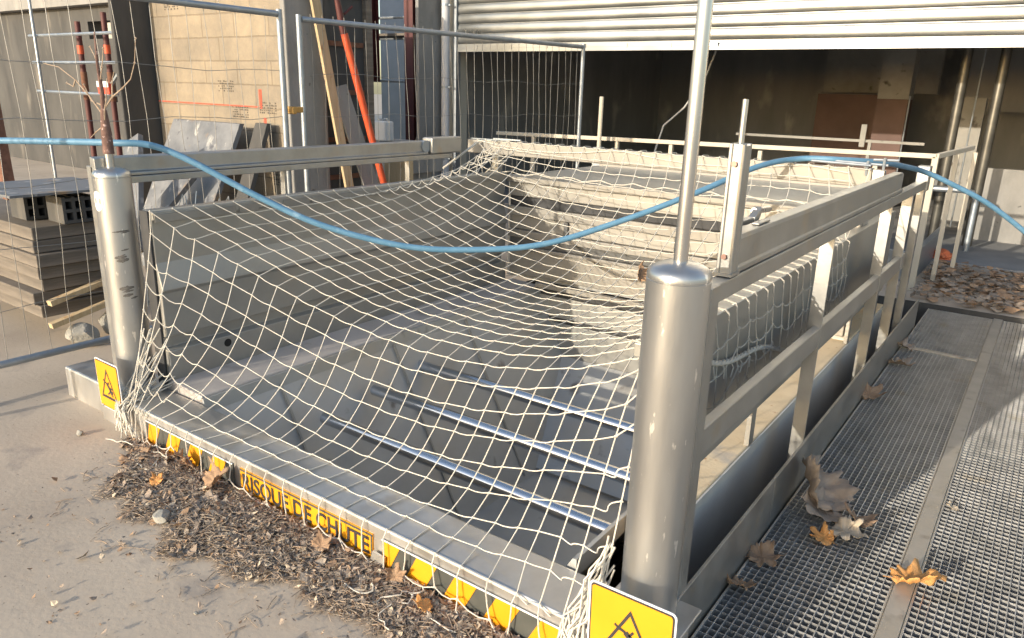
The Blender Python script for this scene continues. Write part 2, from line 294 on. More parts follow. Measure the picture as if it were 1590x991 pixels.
# ------------------------------------------------------------------ warning signs
def rrect(w,h,r,n=5):
    o=[]
    for cx,cy,a0 in ((w/2-r,-h/2+r,-90),(w/2-r,h/2-r,0),(-w/2+r,h/2-r,90),(-w/2+r,-h/2+r,180)):
        for i in range(n+1): a=R(a0+90*i/n); o.append((cx+r*math.cos(a),cy+r*math.sin(a)))
    return o
def sign(label,c,roll,w=.265,h=.265,yaw=0):
    t=thing('warning_sign',label,'sign',c,'yellow falling hazard signs on the kerb corners')
    A=Matrix.Rotation(yaw,3,'Z')@Matrix.Rotation(roll,3,'Y')
    def part(name,m,polys,y0,y1,par=t):
        mb=MB()
        for q in polys:
            s0=len(mb.v); mb.prism(q,'y',y0,y1)
        mb.v=[tuple(A@Vector(v)+Vector(c)) for v in mb.v]; return mb.build(name,m,par)
    part('panel','signwhite',[rrect(w,h,.016)],-.0015,.0015)
    part('black_rim','black',[rrect(w-.011,h-.011,.012)],-.003,-.0018)
    part('yellow_face','yellow',[rrect(w-.021,h-.021,.009)],-.0045,-.0033)
    # triangle outline as one ring of three bars
    P=[Vector((-.085,-.068)),Vector((.085,-.068)),Vector((0,.088))]
    cen=(P[0]+P[1]+P[2])/3; Q=[cen+(p_-cen)*.83 for p_ in P]
    part('triangle','black',[[tuple(P[i]),tuple(P[(i+1)%3]),tuple(Q[(i+1)%3]),tuple(Q[i])] for i in range(3)],-.006,-.0048)
    def limb(a,b,w_):
        a=Vector(a);b=Vector(b);d=(b-a).normalized();n_=Vector((-d.y,d.x))*w_/2
        return [tuple(a-n_),tuple(b-n_),tuple(b+n_),tuple(a+n_)]
    fig=[limb((-.012,.012),(.022,-.018),.017),limb((-.012,.012),(-.034,.018),.009),limb((-.034,.018),(-.046,.026),.007),limb((.0,.004),(.012,.022),.007),
         limb((.018,-.016),(.006,-.036),.009),limb((.006,-.036),(-.014,-.044),.008),limb((.02,-.016),(.026,-.04),.009),limb((.026,-.04),(.04,-.046),.008),limb((.026,-.004),(.038,-.012),.007)]
    hd=[(.034+.010*math.cos(2*math.pi*i/12),-.027+.010*math.sin(2*math.pi*i/12)) for i in range(12)]
    part('falling_figure','black',fig,-.0062,-.005); part('figure_head','black',[hd],-.0064,-.0052)
    part('ground_line','black',[limb((-.062,-.056),(.062,-.056),.003)],-.0062,-.005)
    for sx in (-.09,.09):
        mb=MB(); mb.lathe([(.006,0),(.006,.004),(.003,.006)],(sx,-.118),10)
        mb.v=[tuple(A@Vector((v[0],-.0045-v[2],v[1]))+Vector(c)) for v in mb.v]; mb.build('bolt','galv',t)
    return t
sign('yellow warning sign with a falling figure at the foot of the large right bollard',(.034,-.185,.055),R(-1))
sign('yellow warning sign with a falling figure in front of the sticker-marked left bollard',(-2.822,-.18,.055),R(-2),.25,.255,R(-3))
# ------------------------------------------------------------------ hopper
hp=thing('hopper','open grey steel loading hopper sunk in the pit under the net','hopper',(-1.4,1.5,-1.5))
YW0,YW1=.07,2.92
lw=[(-2.80,.90),(-2.80,-.02),(-2.69,-.02),(-2.69,.198),(-2.735,.205),(-2.735,.262),(-2.70,.27),(-2.70,.495),(-2.682,.510),(-2.72,.645),(-2.72,.853),(-2.70,.857),(-2.70,.90)]
m=MB(); m.prism(lw,'y',YW0,YW1); m.build('left_panel','sheet',hp,bevel=.005)
m=MB(); 
for (ya_,yb_) in ((.075,.52),(.54,.66),(.82,1.0),(1.02,2.9)): m.box(-2.699,-2.694,ya_,yb_,.845,.885)
m.build('panel_trim','warmsheet',hp,bevel=.002)
m=MB(); m.box(-2.80,-2.725,.056,.067,-.01,.90); m.build('edge_strip','darkband',hp,bevel=.003)  # near-black strip over the panel's front end
m=MB(); m.tube([(-2.698,.40,.16),(-2.689,.40,.16)],.022,16); m.build('drain_hole','hole',hp)
m=MB(); m.prism([(-2.80,-.03),(-2.80,-.6),(-2.42,-.6),(-2.42,.030),(-2.685,.045)],'y',.06,3.0); m.build('left_ledge','ledge',hp,bevel=.006)
m=MB(); m.prism([(-2.418,.02),(-2.418,-.05),(-1.85,-1.1),(-1.83,-1.1),(-2.395,-.05),(-2.405,.02)],'y',.06,3.0); m.build('left_slope','sheetdark',hp)
m=MB(); m.box(-.28,-.115,.42,4.2,-1.3,.05); m.build('right_ledge','sand',hp,bevel=.006)
m=MB(); m.box(-.113,-.105,.1,4.2,-1.3,.044); m.build('outer_sheet','wallgrey',hp)
m=MB(); m.prism([(-.285,.03),(-.30,.03),(-.95,-1.1),(-.93,-1.1),(-.285,-.04)],'y',.06,3.0); m.build('right_slope','sheetdark',hp)
m=MB(); m.prism([(-.19,.735),(-.135,.735),(-.135,.215),(-.105,.215),(-.105,.78),(-.19,.78)],'y',.16,3.95); m.build('right_panel','sheet',hp,bevel=.004)
for y in (.3,1.2,2.1,3.0,3.8):
    m=MB(); m.box(-.13,-.11,y,y+.06,.051,.225); m.build('panel_bracket','rail',hp)
m=MB(); m.box(-1.9,-.88,.06,3.0,-1.12,-1.09); m.build('floor_plate','sheetdark',hp)
for y in (.62,1.25,1.9,2.5):
    m=MB(); m.box(-1.84,-.94,y,y+.012,-1.088,-1.08); m.build('seam','sheet',hp)
for y in (.5,1.35,2.05):
    m=MB(); m.bar((-2.39,y,-.03),(-1.845,y,-1.06),.012,.006,(1,0,.4)); m.build('seam','sheet',hp)
# stepped back of the hopper
for (z0,z1,yy,mm) in ((.825,.868,2.94,'warmsheet'),(.715,.822,2.985,'tansheet'),(.640,.712,3.0,'darkband'),(.565,.638,2.97,'warmsheet'),(.455,.562,3.0,'tansheet'),(.392,.452,2.975,'warmsheet'),(.325,.389,3.005,'greysheet'),(.295,.322,2.98,'warmsheet'),(.085,.292,3.01,'tansheet')):  # dark bands put the shade between the steps into the colour
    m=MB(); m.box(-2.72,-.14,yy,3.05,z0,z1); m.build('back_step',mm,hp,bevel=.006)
for x in (-2.2,-1.3,-.5):
    m=MB(); m.box(x,x+.035,2.978,3.001,.457,.56); m.build('rib','greysheet',hp,bevel=.003)
m=MB(); m.box(-2.78,-.14,3.06,3.2,.05,.86); m.build('back_plate','sheetdark',hp)
for (z0,z1,yy,mm) in ((-.03,.03,3.0,'darkband'),(-.20,-.034,2.985,'sheet'),(-.235,-.204,3.0,'darkband'),(-.50,-.24,2.985,'sheet')):  # near-black lines are painted shade between the lower faces
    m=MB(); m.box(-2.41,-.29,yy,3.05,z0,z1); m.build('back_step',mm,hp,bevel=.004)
m=MB(); m.prism([(3.02,-.53),(3.02,-.50),(2.97,-.50),(2.2,-1.06),(2.22,-1.09)],'x',-2.41,-.30); m.build('back_slope','sheetdark',hp)
m=MB(); m.box(-2.41,-.30,2.93,2.975,.03,.065); m.build('back_sill','warmsheet',hp,bevel=.004)
for (y,xl,rr) in ((1.52,-2.36,.033),(1.04,-2.25,.033),(.60,-2.17,.033)):
    z=-.2; m=MB(); m.tube([(xl,y,z),(-.33,y,z)],rr,20); m.build('cross_tube','tube',hp,smooth=True)
m=MB(); m.box(-2.82,-2.76,2.88,2.94,-.02,1.03); m.build('corner_post','rail',hp,bevel=.004)
# grey gate deck behind
dk=thing('deck','dusty grey deck plate behind the hopper with a pale steel lip','deck',(-1.4,3.7,0))
m=MB(); m.box(-2.72,-.2,3.0,4.35,.83,.862); m.build('plate','sheet',dk)
m=MB(); m.box(-2.7,-.2,4.36,4.42,.83,.90); m.build('rear_lip','warmsheet',dk,bevel=.004)
for x in (-2.6,-1.4,-.3):
    m=MB(); m.box(x,x+.06,4.2,4.26,GZ,.828); m.build('leg','rail',dk)
# ------------------------------------------------------------------ back beam
bb=thing('cross_beam','pale steel cross beam behind the net with cords looped over it','beam',(-1.5,2.83,1.03))
m=MB(); m.box(-3.0,-.09,2.8,2.87,1.035,1.135); m.build('beam','warmsheet',bb,bevel=.006)
m=MB(); m.prism([(-.088,1.036),(-.03,1.05),(-.03,1.13),(-.088,1.134)],'y',2.803,2.866); m.build('end_cap','rail',bb)
for (a,b_) in (((-.42,2.79,1.16),(-.10,2.79,1.155)),((-.30,2.83,1.165),(-.02,2.83,1.16)),((-.12,2.80,1.10),(-.12,2.80,1.18)),((-.04,2.82,1.08),(-.04,2.82,1.20)),((-.10,2.84,1.185),(.03,2.84,1.19))):
    m=MB(); m.tube([a,b_],.0075,8); m.build('latch_bar','galv',bb,smooth=True)
m=MB(); m.box(-2.98,-2.62,2.81,2.84,1.139,1.145); m.box(-2.75,-2.5,2.80,2.82,1.146,1.156); m.build('loose_strip','galv',bb)
# ------------------------------------------------------------------ right guard rail
gr=thing('guard_rail','steel guard rail with angle posts running along the right side of the pit','railing',(.03,2,-.2))
m=MB(); m.box(.0,.05,.10,3.98,.945,1.0); m.build('top_rail','rail',gr,bevel=.004)
m=MB(); m.prism([(-.02,1.002),(.042,1.002),(.042,1.018),(.034,1.022),(.034,1.10),(.028,1.112),(-.02,1.112)],'y',.33,3.05); m.build('upper_channel','rail',gr,bevel=.003)
m=MB(); m.prism([(.012,.46),(.045,.46),(.045,.552),(.012,.556)],'y',.14,3.62); m.build('mid_rail','rail',gr,bevel=.004)
m=MB(); m.box(.002,.012,.14,3.62,.432,.458); m.build('mid_rail_flange','rail',gr)
def lpost(y,w=.062,z0=-.2,z1=.944,x0=.0):
    q=MB(); q.prism([(x0-.012,y),(x0+.048,y),(x0+.048,y+.006),(x0-.006,y+.006),(x0-.006,y+w),(x0-.012,y+w)],'z',z0,z1); return q
for y in (1.50,2.78,3.46): lpost(y).build('post','rail',gr,bevel=.002)
q=MB(); q.box(.0,.055,.10,.112,-.2,1.0); q.box(.048,.055,.112,.165,-.2,1.0); q.box(-.112,-.002,.118,.165,-.15,1.0); q.build('post','rail',gr,bevel=.002)  # plate behind the bollard is added to keep sun off the grating
q=MB(); q.box(-.02,.058,3.92,4.02,.93,1.095); q.build('end_block','rail',gr,bevel=.006)
q=MB(); q.box(.002,.05,3.9,3.95,-.2,.944); q.build('post','rail',gr,bevel=.003)
up_=thing('upright_post','square steel upright clamped on the right guard rail with a thin rod on top','post',(.025,.29,1.002))
q=MB(); q.box(.0,.011,.262,.318,1.003,1.375); q.box(.011,.046,.262,.273,1.003,1.375); q.box(.011,.046,.307,.318,1.003,1.375); q.box(.03,.0458,.273,.307,1.003,1.37); q.build('channel','rail',up_,bevel=.003)
q=MB(); q.tube([(.022,.29,1.37),(.022,.29,1.492)],.0085,12); q.build('rod','pole',up_,smooth=True)
q=MB(); q.box(-.006,.05,.255,.325,1.003,1.012); q.build('foot','rail',up_)
for z in (1.06,1.32):
    q=MB(); q.tube([(.022,.262,z),(.022,.253,z)],.0085,6); q.build('bolt','boltred',up_)
hg=thing('hinge_bracket','small steel hinge bracket with a bright bolt on the right guard rail','bracket',(-.03,.6,1.09))
q=MB(); q.box(-.06,-.035,.55,.66,1.06,1.12); q.box(-.005,.02,.55,.66,1.113,1.12); q.prism([(.66,1.07),(.72,1.12),(.72,1.15),(.66,1.12)],'x',-.055,-.03); q.build('plate','rail',hg,bevel=.003)
q=MB(); q.tube([(-.055,.56,1.095),(.012,.555,1.095)],.011,10); q.build('pin','pole',hg,smooth=True)
q=MB(); q.tube([(-.05,.70,1.135),(-.05,.86,1.125)],.011,10); q.build('pin','pole',hg,smooth=True)
# ------------------------------------------------------------------ left guard rail
gl=thing('guard_rail','steel guard rail with a channel top running behind the left hopper wall','railing',(-2.93,1,-.1))
q=MB(); q.prism([(-2.97,1.05),(-2.91,1.05),(-2.91,1.065),(-2.925,1.072),(-2.925,1.138),(-2.97,1.145)],'y',-.06,2.25); q.build('top_rail','rail',gl,bevel=.003)
q=MB(); q.box(-2.955,-2.90,-.06,2.5,1.015,1.048); q.build('lower_flange','rail',gl,bevel=.003)
for y in (1.0,2.05): 
    q=MB(); q.box(-2.95,-2.91,y,y+.006,GZ,1.014); q.box(-2.95,-2.944,y+.006,y+.045,GZ,1.014); q.build('post','rail',gl,bevel=.002)
q=MB(); q.box(-3.01,-2.955,-.06,-.05,GZ,1.1); q.box(-3.01,-3.0,-.05,.0,GZ,1.1); q.build('post','rail',gl,bevel=.002)
q=MB(); q.box(-2.99,-2.89,2.27,2.6,1.05,1.165); q.build('pulley_box','rail',gl,bevel=.012)
q=MB(); q.tube([(-2.965,2.235,1.105),(-2.915,2.235,1.105)],.042,18); q.build('roller','galv',gl,smooth=True)
# ------------------------------------------------------------------ net
L=.109; NX=26; NY=32
Ppos=np.zeros((NX+1,NY+1,3)); pin=np.zeros((NX+1,NY+1),bool)
kx=np.concatenate([np.linspace(-2.655,-2.50,4,endpoint=False),np.linspace(-2.50,-.36,19,endpoint=False),np.linspace(-.36,-.105,4)])
JL,JR=8,7
for i in range(NX+1):
    a=np.array([kx[i],-.172,.003]); b=np.array([-2.93+2.82*i/NX,2.797,1.138])
    for j in range(NY+1): t=j/NY; Ppos[i,j]=a*(1-t)+b*t-np.array([0,0,.3*math.sin(math.pi*t)*math.sin(math.pi*i/NX)])
    pin[i,0]=True; pin[i,NY]=True
for j in range(NY+1):
    if j<=JL: t=j/JL; Ppos[0,j]=(-2.66-.045*t,-.15+.21*t,.003+.9*t)
    else: t=(j-JL)/(NY-JL); Ppos[0,j]=(-2.70,.06+2.70*t,.905 if t<.92 else .905+(t-.92)/.08*.23)
    if j<=JR: t=j/JR; Ppos[NX,j]=(-.10-.015*t,-.13+.28*t,.003+.78*t)
    else: t=(j-JR)/(NY-JR); Ppos[NX,j]=(-.10,.15+2.62*t,.785 if t<.9 else .785+(t-.9)/.1*.35)
    pin[0,j]=True; pin[NX,j]=True
# front corners: strands gathered round the bollard feet stay free except at their ends
for j in range(1,JL): pin[0,j]=False
for j in range(1,JR): pin[NX,j]=False
wgt=(~pin).astype(float); prev=Ppos.copy()
rest_i=np.full((NX,NY+1),L); rest_j=np.full((NX+1,NY),.104)
def solve(P,ax,par,rest):
    if ax==0:
        a=P[par:NX:2]; b=P[par+1:NX+1:2]; n=min(len(a),len(b)); a=P[par:par+2*n:2]; b=P[par+1:par+1+2*n:2]; wa=wgt[par:par+2*n:2]; wb=wgt[par+1:par+1+2*n:2]; r=rest[par:par+2*n:2]
    else:
        n=(NY+1-par)//2; a=P[:,par:par+2*n:2]; b=P[:,par+1:par+1+2*n:2]; wa=wgt[:,par:par+2*n:2]; wb=wgt[:,par+1:par+1+2*n:2]; r=rest[:,par:par+2*n:2]
    d=b-a; l=np.linalg.norm(d,axis=-1)+1e-9; ws=wa+wb; ws[ws==0]=1
    c=np.maximum(l-r,0)/l/ws
    a+= d*(c*wa)[...,None]; b-= d*(c*wb)[...,None]
for step in range(260):
    vel=(Ppos-prev)*.97; prev=Ppos.copy(); Ppos+=(vel+np.array([0,0,-.0012]))*wgt[...,None]
    for it in range(14):
        for ax,rs in ((0,rest_i),(1,rest_j)):
            for par in (0,1): solve(Ppos,ax,par,rs)
    f=~pin
    z=Ppos[...,2]; y=Ppos[...,1]; x=Ppos[...,0]
    c=f&(y<.06)&(y>-.2)&(z<.006); z[c]=.006
    c=f&(z<.88)&(x<-2.64)&(y>.05); x[c]=-2.64
    c=f&(z<.77)&(x>-.2)&(y>.2); x[c]=-.2
    c=f&(y>2.9); y[c]=2.9
nt_=thing('safety_net','cream knotted rope net slung over the open pit from wall to wall','net',(-1.4,1.3,-.1))
netm=MB(); RR=.0025
def strand(mb,a,b,rest,r,n=5,seed=None,wob=None):
    a=Vector(a);b=Vector(b);d=(b-a).length; sl_=max(0,rest-d)
    k=6 if sl_>.012 else 3
    sag=min(math.sqrt(max(0,.375*d*sl_)),.4*rest) if sl_>.001 else .0008
    dirv=wob if wob is not None else Vector((0,0,-1))
    pts=[a+(b-a)*(i/k)+dirv*(sag*4*(i/k)*(1-i/k)) for i in range(k+1)]
    mb.tube(pts,r,n,False)
def sstrand(mb,a,b,rest,r):              # slack S-shaped strand
    a=Vector(a);b=Vector(b);d=b-a; ln=d.length; sl_=max(0,rest-ln); k=10
    side=Vector((.85,-.3,0)); amp=min(.5*math.sqrt(max(sl_*max(ln,.02),0)),.035)
    mb.tube([a+d*(i/k)+side*(amp*math.sin(2*math.pi*i/k))+Vector((0,0,-amp*.8*math.sin(math.pi*i/k))) for i in range(k+1)],r,5,False)
for i in range(NX+1):
    for j in range(NY+1):
        if i<NX: 
            if j<12 and i>NX-5: sstrand(netm,Ppos[i,j],Ppos[i+1,j],L,RR)
            else: strand(netm,Ppos[i,j],Ppos[i+1,j],L*1.01,RR)
        if j<NY: strand(netm,Ppos[i,j],Ppos[i,j+1],.104,RR)
def knot(mb,p,r):
    p=Vector(p); vs=[p+Vector(d)*r for d in ((1,0,0),(-1,0,0),(0,1,0),(0,-1,0),(0,0,1),(0,0,-1))]
    mb.add(vs,[(0,2,4),(2,1,4),(1,3,4),(3,0,4),(2,0,5),(1,2,5),(3,1,5),(0,3,5)])
for i in range(NX+1):
    for j in range(NY+1): knot(netm,Ppos[i,j],.0068)
netm.build('netting','rope',nt_,smooth=True)
# front hem hanging over the kerb face
h=MB(); hem=[]
for i in range(NX+1):
    x=kx[i]; zz=-.118+.018*math.sin(i*1.3)+random.uniform(-.012,.012); x2=x+random.uniform(-.02,.035)
    mid=(x+.3*(x2-x),-.19-.004*random.random(),-.02); e=(x2,-.195-random.random()*.008,zz); hem.append(e)
    h.tube([(x,-.172,.006),mid,((x+x2)/2,-.1935,(zz-.02)/2),e],RR,5,False); knot(h,e,.007)
    if random.random()<.6: h.tube([e,(x2+random.uniform(-.03,.05),-.215,zz-.03),(x2+random.uniform(-.04,.06),-.235,GZ+.012)],RR,5,False)
for i in range(NX): strand(h,hem[i],hem[i+1],(Vector(hem[i])-Vector(hem[i+1])).length+.008,RR)
# loose ends on the litter
for k_ in range(14):
    x=-1.0+.9*random.random()*1.0 if k_>4 else -2.6+random.random()*.35; y=-.24-random.random()*.12; pts=[]
    a=random.random()*6.28; p_=Vector((x,y,GZ+.03))
    for q_ in range(8):
        pts.append(p_.copy()); a+=random.uniform(-.9,.9); p_=p_+Vector((math.cos(a)*.028,math.sin(a)*.018,random.uniform(-.006,.006))); p_.z=max(p_.z,GZ+.012)
    h.tube(pts,RR,5,False)
h.build('hem','rope',nt_,smooth=True)
# gathered bundles at the bollard feet
h=MB()
for k_ in range(34):
    s=random.random(); a0=Vector((-2.70+random.uniform(-.02,.04),-.02+random.uniform(-.05,.1),.02+.35*random.random()**2)); p1=Vector((-2.71+random.uniform(-.05,.06),-.16+random.uniform(-.03,.03),.0+random.random()*.02)); p2=Vector((-2.68+random.uniform(-.07,.07),-.20+random.uniform(-.015,.01),-.06-random.random()*.03)); p3=p2+Vector((random.uniform(-.04,.06),random.uniform(-.02,.01),-.05))
    h.tube([a0,(a0+p1)/2+Vector((random.uniform(-.015,.015),-.01,-.02)),p1,(p1+p2)/2+Vector((0,-.012,.012)),p2,p3],.0032,5,False)
for k_ in range(26):
    a0=Vector((-.10+random.uniform(-.02,.015),-.075+random.uniform(-.03,.03),.02+.28*random.random())); p1=Vector((-.135+random.uniform(-.05,.04),-.15+random.uniform(-.03,.02),.012+random.random()*.02)); p2=Vector((-.14+random.uniform(-.06,.05),-.20+random.uniform(-.012,.006),-.05-random.random()*.05))
    h.tube([a0,(a0+p1)/2+Vector((random.uniform(-.03,.03),random.uniform(-.02,.02),.01)),p1,(p1+p2)/2+Vector((random.uniform(-.02,.02),-.014,.012)),p2,p2+Vector((random.uniform(-.05,.03),-.01,-.04))],.0033,5,False)
h.build('gathered_cord','rope',nt_,smooth=True)
# outer fall over the right panel
h=MB(); rows=5; prevr=None
js=list(range(JR,NY-2)); fall={}
for n_,j in enumerate(js):
    top=Vector(Ppos[NX,j]); 
    for r_ in range(rows):
        sag=.03*math.sin(n_*.55+.6)+.02*math.sin(n_*1.7)
        fall[(n_,r_)]=Vector((-.092+.012*random.random()+.004*r_, top.y+.012*r_+random.uniform(-.008,.008), .775-.095*r_-(sag*r_/2 if r_ else 0)))
    for r_ in range(rows-1):
        strand(h,fall[(n_,r_)],fall[(n_,r_+1)],.1,RR); knot(h,fall[(n_,r_+1)],.007)
    h.tube([(-.21,top.y+random.uniform(-.03,.03),.76),(-.19,top.y,.79),(-.14,top.y+random.uniform(-.02,.02),.79),(-.098,top.y,.786),fall[(n_,0)]],.0036,5,False)
for n_ in range(len(js)-1):
    for r_ in range(1,rows): strand(h,fall[(n_,r_)],fall[(n_+1,r_)],(fall[(n_,r_)]-fall[(n_+1,r_)]).length+.004,RR)
h.build('outer_fall','ropegrey',nt_,smooth=True)
h=MB()
def twisted(mb,pts,r,turns):
    pts=[Vector(p) for p in pts]
    for ph in (0,2.1,4.2):
        o=[]
        n=len(pts)
        for i,p in enumerate(pts):
            a=turns*i/n*6.283+ph; o.append(p+Vector((math.cos(a)*r*.5,0,math.sin(a)*r*.5)))
        mb.tube(o,r*.62,6)
pts=[(-.082,.45+.028*i*.8,.665-.005*i-.02*math.sin(i*.16)) for i in range(46)]
twisted(h,pts,.011,9)
for k_ in range(8):
    p=Vector(pts[5+4*k_]); h.tube([p,p+Vector((.012,random.uniform(-.02,.02),-.025)),p+Vector((.014,random.uniform(-.03,.03),-.055))],.0028,5)
h.build('edge_rope','ropegrey',nt_,smooth=True)
# ropes lashing the back edge and the left back corner
h=MB()
for i in range(NX+1):
    p=Vector(Ppos[i,NY]); h.tube([p,p+Vector((0,.012,.006)),p+Vector((.01,.07,.004)),p+Vector((.015,.082,-.05))],RR,5,False)
for k_ in range(1):
    h.tube([(-2.9+.09*i,2.79-.004*k_-.003*(i%3),1.135-.012*k_-.05*abs(math.sin(i*(.23+.11*k_)+k_))) for i in range(31)],.0036,5,False)
h.tube([(-2.99+.01*i,2.50+.02*i,.93+.015*i) for i in range(14)],.009,8)
for k_ in range(10):
    a=Vector((-2.78+random.uniform(-.05,.22),2.72+random.uniform(-.1,.07),1.05+random.uniform(-.1,.08))); b_=Vector((-2.76+random.uniform(-.06,.1),2.70+random.uniform(-.15,.1),.92+random.uniform(-.04,.08)))
    h.tube([a,(a+b_)/2+Vector((random.uniform(-.05,.05),-.03,random.uniform(-.05,.05))),b_],.0034,5,False)
h.tube([(-2.72+.08*i,2.88+.01*math.sin(i),.90-.0*i+.012*math.sin(i*1.9)) for i in range(30)],.004,5,False)
h.build('lashing','rope',nt_,smooth=True)
# ------------------------------------------------------------------ hose
ctrl=[(-4.6,-.55,1.13),(-3.9,-.22,1.17),(-3.36,-.02,1.19),(-3.021,.085,1.20),(-2.892,.208,1.191),(-2.755,.338,1.113),(-2.539,.544,.946),(-2.311,.761,.799),(-2.023,1.035,.693),(-1.773,1.273,.668),(-1.467,1.565,.697),(-1.158,1.859,.824),(-.848,2.154,.987),(-.64,2.52,1.125),(-.49,2.79,1.165),(-.283,2.85,1.172),(-.10,3.1,1.155),(-.02,3.45,1.115),(.05,3.75,1.07),(.20,3.85,1.0),(.45,4.0,.86),(.8,4.2,.58),(1.2,4.45,.22),(1.7,4.8,-.06),(2.3,5.1,-.148),(3.2,5.3,-.148),(4.2,5.2,-.148)]
# anchor the ends' plan line smoothly with a Catmull-Rom curve
pts=[]
for i in range(1,len(ctrl)-2):
    p0,p1,p2,p3=[Vector(c) for c in ctrl[i-1:i+3]]
    for s in range(8):
        t=s/8; pts.append(.5*((2*p1)+(p2-p0)*t+(2*p0-5*p1+4*p2-p3)*t*t+(-p0+3*p1-3*p2+p3)*t**3))
q=MB(); q.tube(pts,.0165,14); tag(q.build('hose','hose',None,smooth=True),'faded blue hose sagging across the net from the left bollard to the back beam','hose')
# ------------------------------------------------------------------ gratings
def grating(label,x0,x1,y0,y1,zt=-.2,px=.0248,py=.0345,d=.034):
    t=thing('grating_panel',label,'grating',((x0+x1)/2,(y0+y1)/2,zt-d),'floor gratings right of the pit')
    m=MB(); n=int((x1-x0)/px)
    for i in range(n+1):
        x=x0+(x1-x0)*i/n; m.box(x-.0014,x+.0014,y0,y1,zt-d,zt)
    n=int((y1-y0)/py)
    for i in range(n+1):
        y=y0+(y1-y0)*i/n; m.box(x0,x1,y-.0011,y+.0011,zt-d+.001,zt-.0012)
    m.build('bars','grating',t)
    m=MB(); m.box(x0-.006,x0-.001,y0,y1,zt-d,zt+.001); m.box(x1+.001,x1+.006,y0,y1,zt-d,zt+.001); m.build('edge_bar','plate',t)
    return t
grating('near section of steel grating beside the hopper kickplate, carrying a pile of dry leaves',.075,.545,.06,4.02)
grating('far section of steel grating beyond the cross joint next to the hopper',.075,.545,4.1,5.36)
grating('wide steel grating on the outer right side, beyond the flat dividing bar',.625,1.55,.06,5.36)
q=MB(); q.box(.553,.617,.05,5.37,-.215,-.194); tag(q.build('dividing_bar','plate',None,bevel=.003),'flat dusty steel bar between the two rows of gratings','bar')
q=MB(); q.box(.06,.55,4.03,4.09,-.215,-.196); tag(q.build('joint_bar','plate',None,bevel=.003),'short crosswise steel bar joining the near and far grating sections','bar')
q=MB(); q.prism([(.053,-.26),(.060,-.26),(.060,.010),(.060,.019),(.049,.019),(.049,.014),(.053,.012)],'y',.06,1.05); q.prism([(.053,-.26),(.060,-.26),(.060,.010),(.061,.020),(.049,.020),(.049,.015),(.053,.013)],'y',1.055,4.7)
tag(q.build('kickplate','rail',None,bevel=.0015),'long steel kickplate with a bright top edge beside the gratings','kickplate')
q=MB()
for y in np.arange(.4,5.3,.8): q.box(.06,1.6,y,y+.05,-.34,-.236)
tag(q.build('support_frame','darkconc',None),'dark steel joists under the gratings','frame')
q=MB(); q.box(.125,1.62,-.16,.05,-.3,GZ+.004); tag(q.build('threshold_slab','concrete',None,bevel=.006),'concrete threshold slab in front of the gratings by the right sign','slab')
# ------------------------------------------------------------------ leaves
def leaf(label,loc,size,m,rot,tilt=(0,0),curl=.35,seed=0,fold=0.,rmin=.55,group='dry plane leaves lying about',stem=True):
    size*=1.25; rnd=random.Random(seed); n=60; rings=[0,.3,.55,.8,1]
    lob=[(90,1.),(38,.88),(142,.86),(-15,.66),(195,.62)]
    def rad(a):
        r=rmin
        for c,h in lob:
            d=(math.degrees(a)-c+180)%360-180; r=max(r,h*max(0,1-abs(d)/46)**.8)
        return (r+.05*math.sin(a*17+seed)*r)*(1+.08*rnd.uniform(-1,1))
    rs=[rad(2*math.pi*i/n) for i in range(n)]; mb=MB(); vs=[];fs=[]
    A=Matrix.Rotation(rot,3,'Z')@Matrix.Rotation(tilt[0],3,'X')@Matrix.Rotation(tilt[1],3,'Y')
    w1,w2=rnd.uniform(2,4),rnd.uniform(0,6)
    for k,rg in enumerate(rings):
        for i in range(n):
            a=2*math.pi*i/n; r=rs[i]*rg if rg>.31 else rg*min(rs[i],.6); x=r*math.cos(a); y=r*math.sin(a)
            z=curl*1.35*(x*x*(.8 if x>0 else 1.2)+.35*max(0,-y)**2+.25*max(0,y-.4)**2*2)+.13*math.sin(w1*x*2.4+w2)*r+.10*math.sin(w1*1.7*y*2+w2*2)*r+.06*math.sin(a*9+w2)*rg*rg-fold*abs(x)*.0
            if fold: ang=fold*max(0,x); x2=x*math.cos(ang); z+=abs(x)*math.sin(ang); x=x2
            vs.append(A@Vector((x,y,z))*size)
    for k in range(len(rings)-1):
        for i in range(n):
            a,b_,c,d=k*n+i,k*n+(i+1)%n,(k+1)*n+(i+1)%n,(k+1)*n+i
            fs.append((a,b_,c,d))
    mz=min(v.z for v in vs); off=Vector(loc)-Vector((0,0,mz)); mb.add([v+off for v in vs],fs)
    if stem:
        e=[A@Vector(p)*size+off for p in ((0,.0,.02),(0.02,-.3,.04),(.08,-.62,.14),(.1,-.85,.2))]; mb.tube(e,size*.014,5)
    o=mb.build('dry_leaf',m,None,smooth=True); 
    so_=o.modifiers.new('thick','SOLIDIFY'); so_.thickness=.0009
    return tag(o,label,'leaf',group)
GT=-.198
leaf('large curled grey-brown leaf standing against the kickplate on the near grating',(.15,1.36,GT),.125,'leafgrey',R(30),(R(32),R(30)),.8,3,rmin=.8)
leaf('grey-brown leaf overlapping the large curled leaf on the near grating',(.20,1.27,GT),.10,'leafgrey',R(160),(R(14),R(-34)),.7,11,rmin=.75)
leaf('sunlit pale tan leaf at the tip of the leaf pile on the near grating',(.325,1.16,GT),.085,'leaftan',R(-110),(R(15),R(10)),.5,5)
leaf('brown shrivelled leaf under the pale tan leaf on the near grating',(.36,1.27,GT),.08,'leafbrown',R(20),(R(-8),R(12)),.6,8)
leaf('small tan leaf half folded at the front of the leaf pile',(.27,1.08,GT),.055,'leaforange',R(70),(R(12),R(-20)),.7,15)
leaf('pointed brown leaf near the kickplate, second from the front of the grating',(.115,.79,GT),.075,'leafbrown',R(-70),(R(14),R(6)),.5,6)
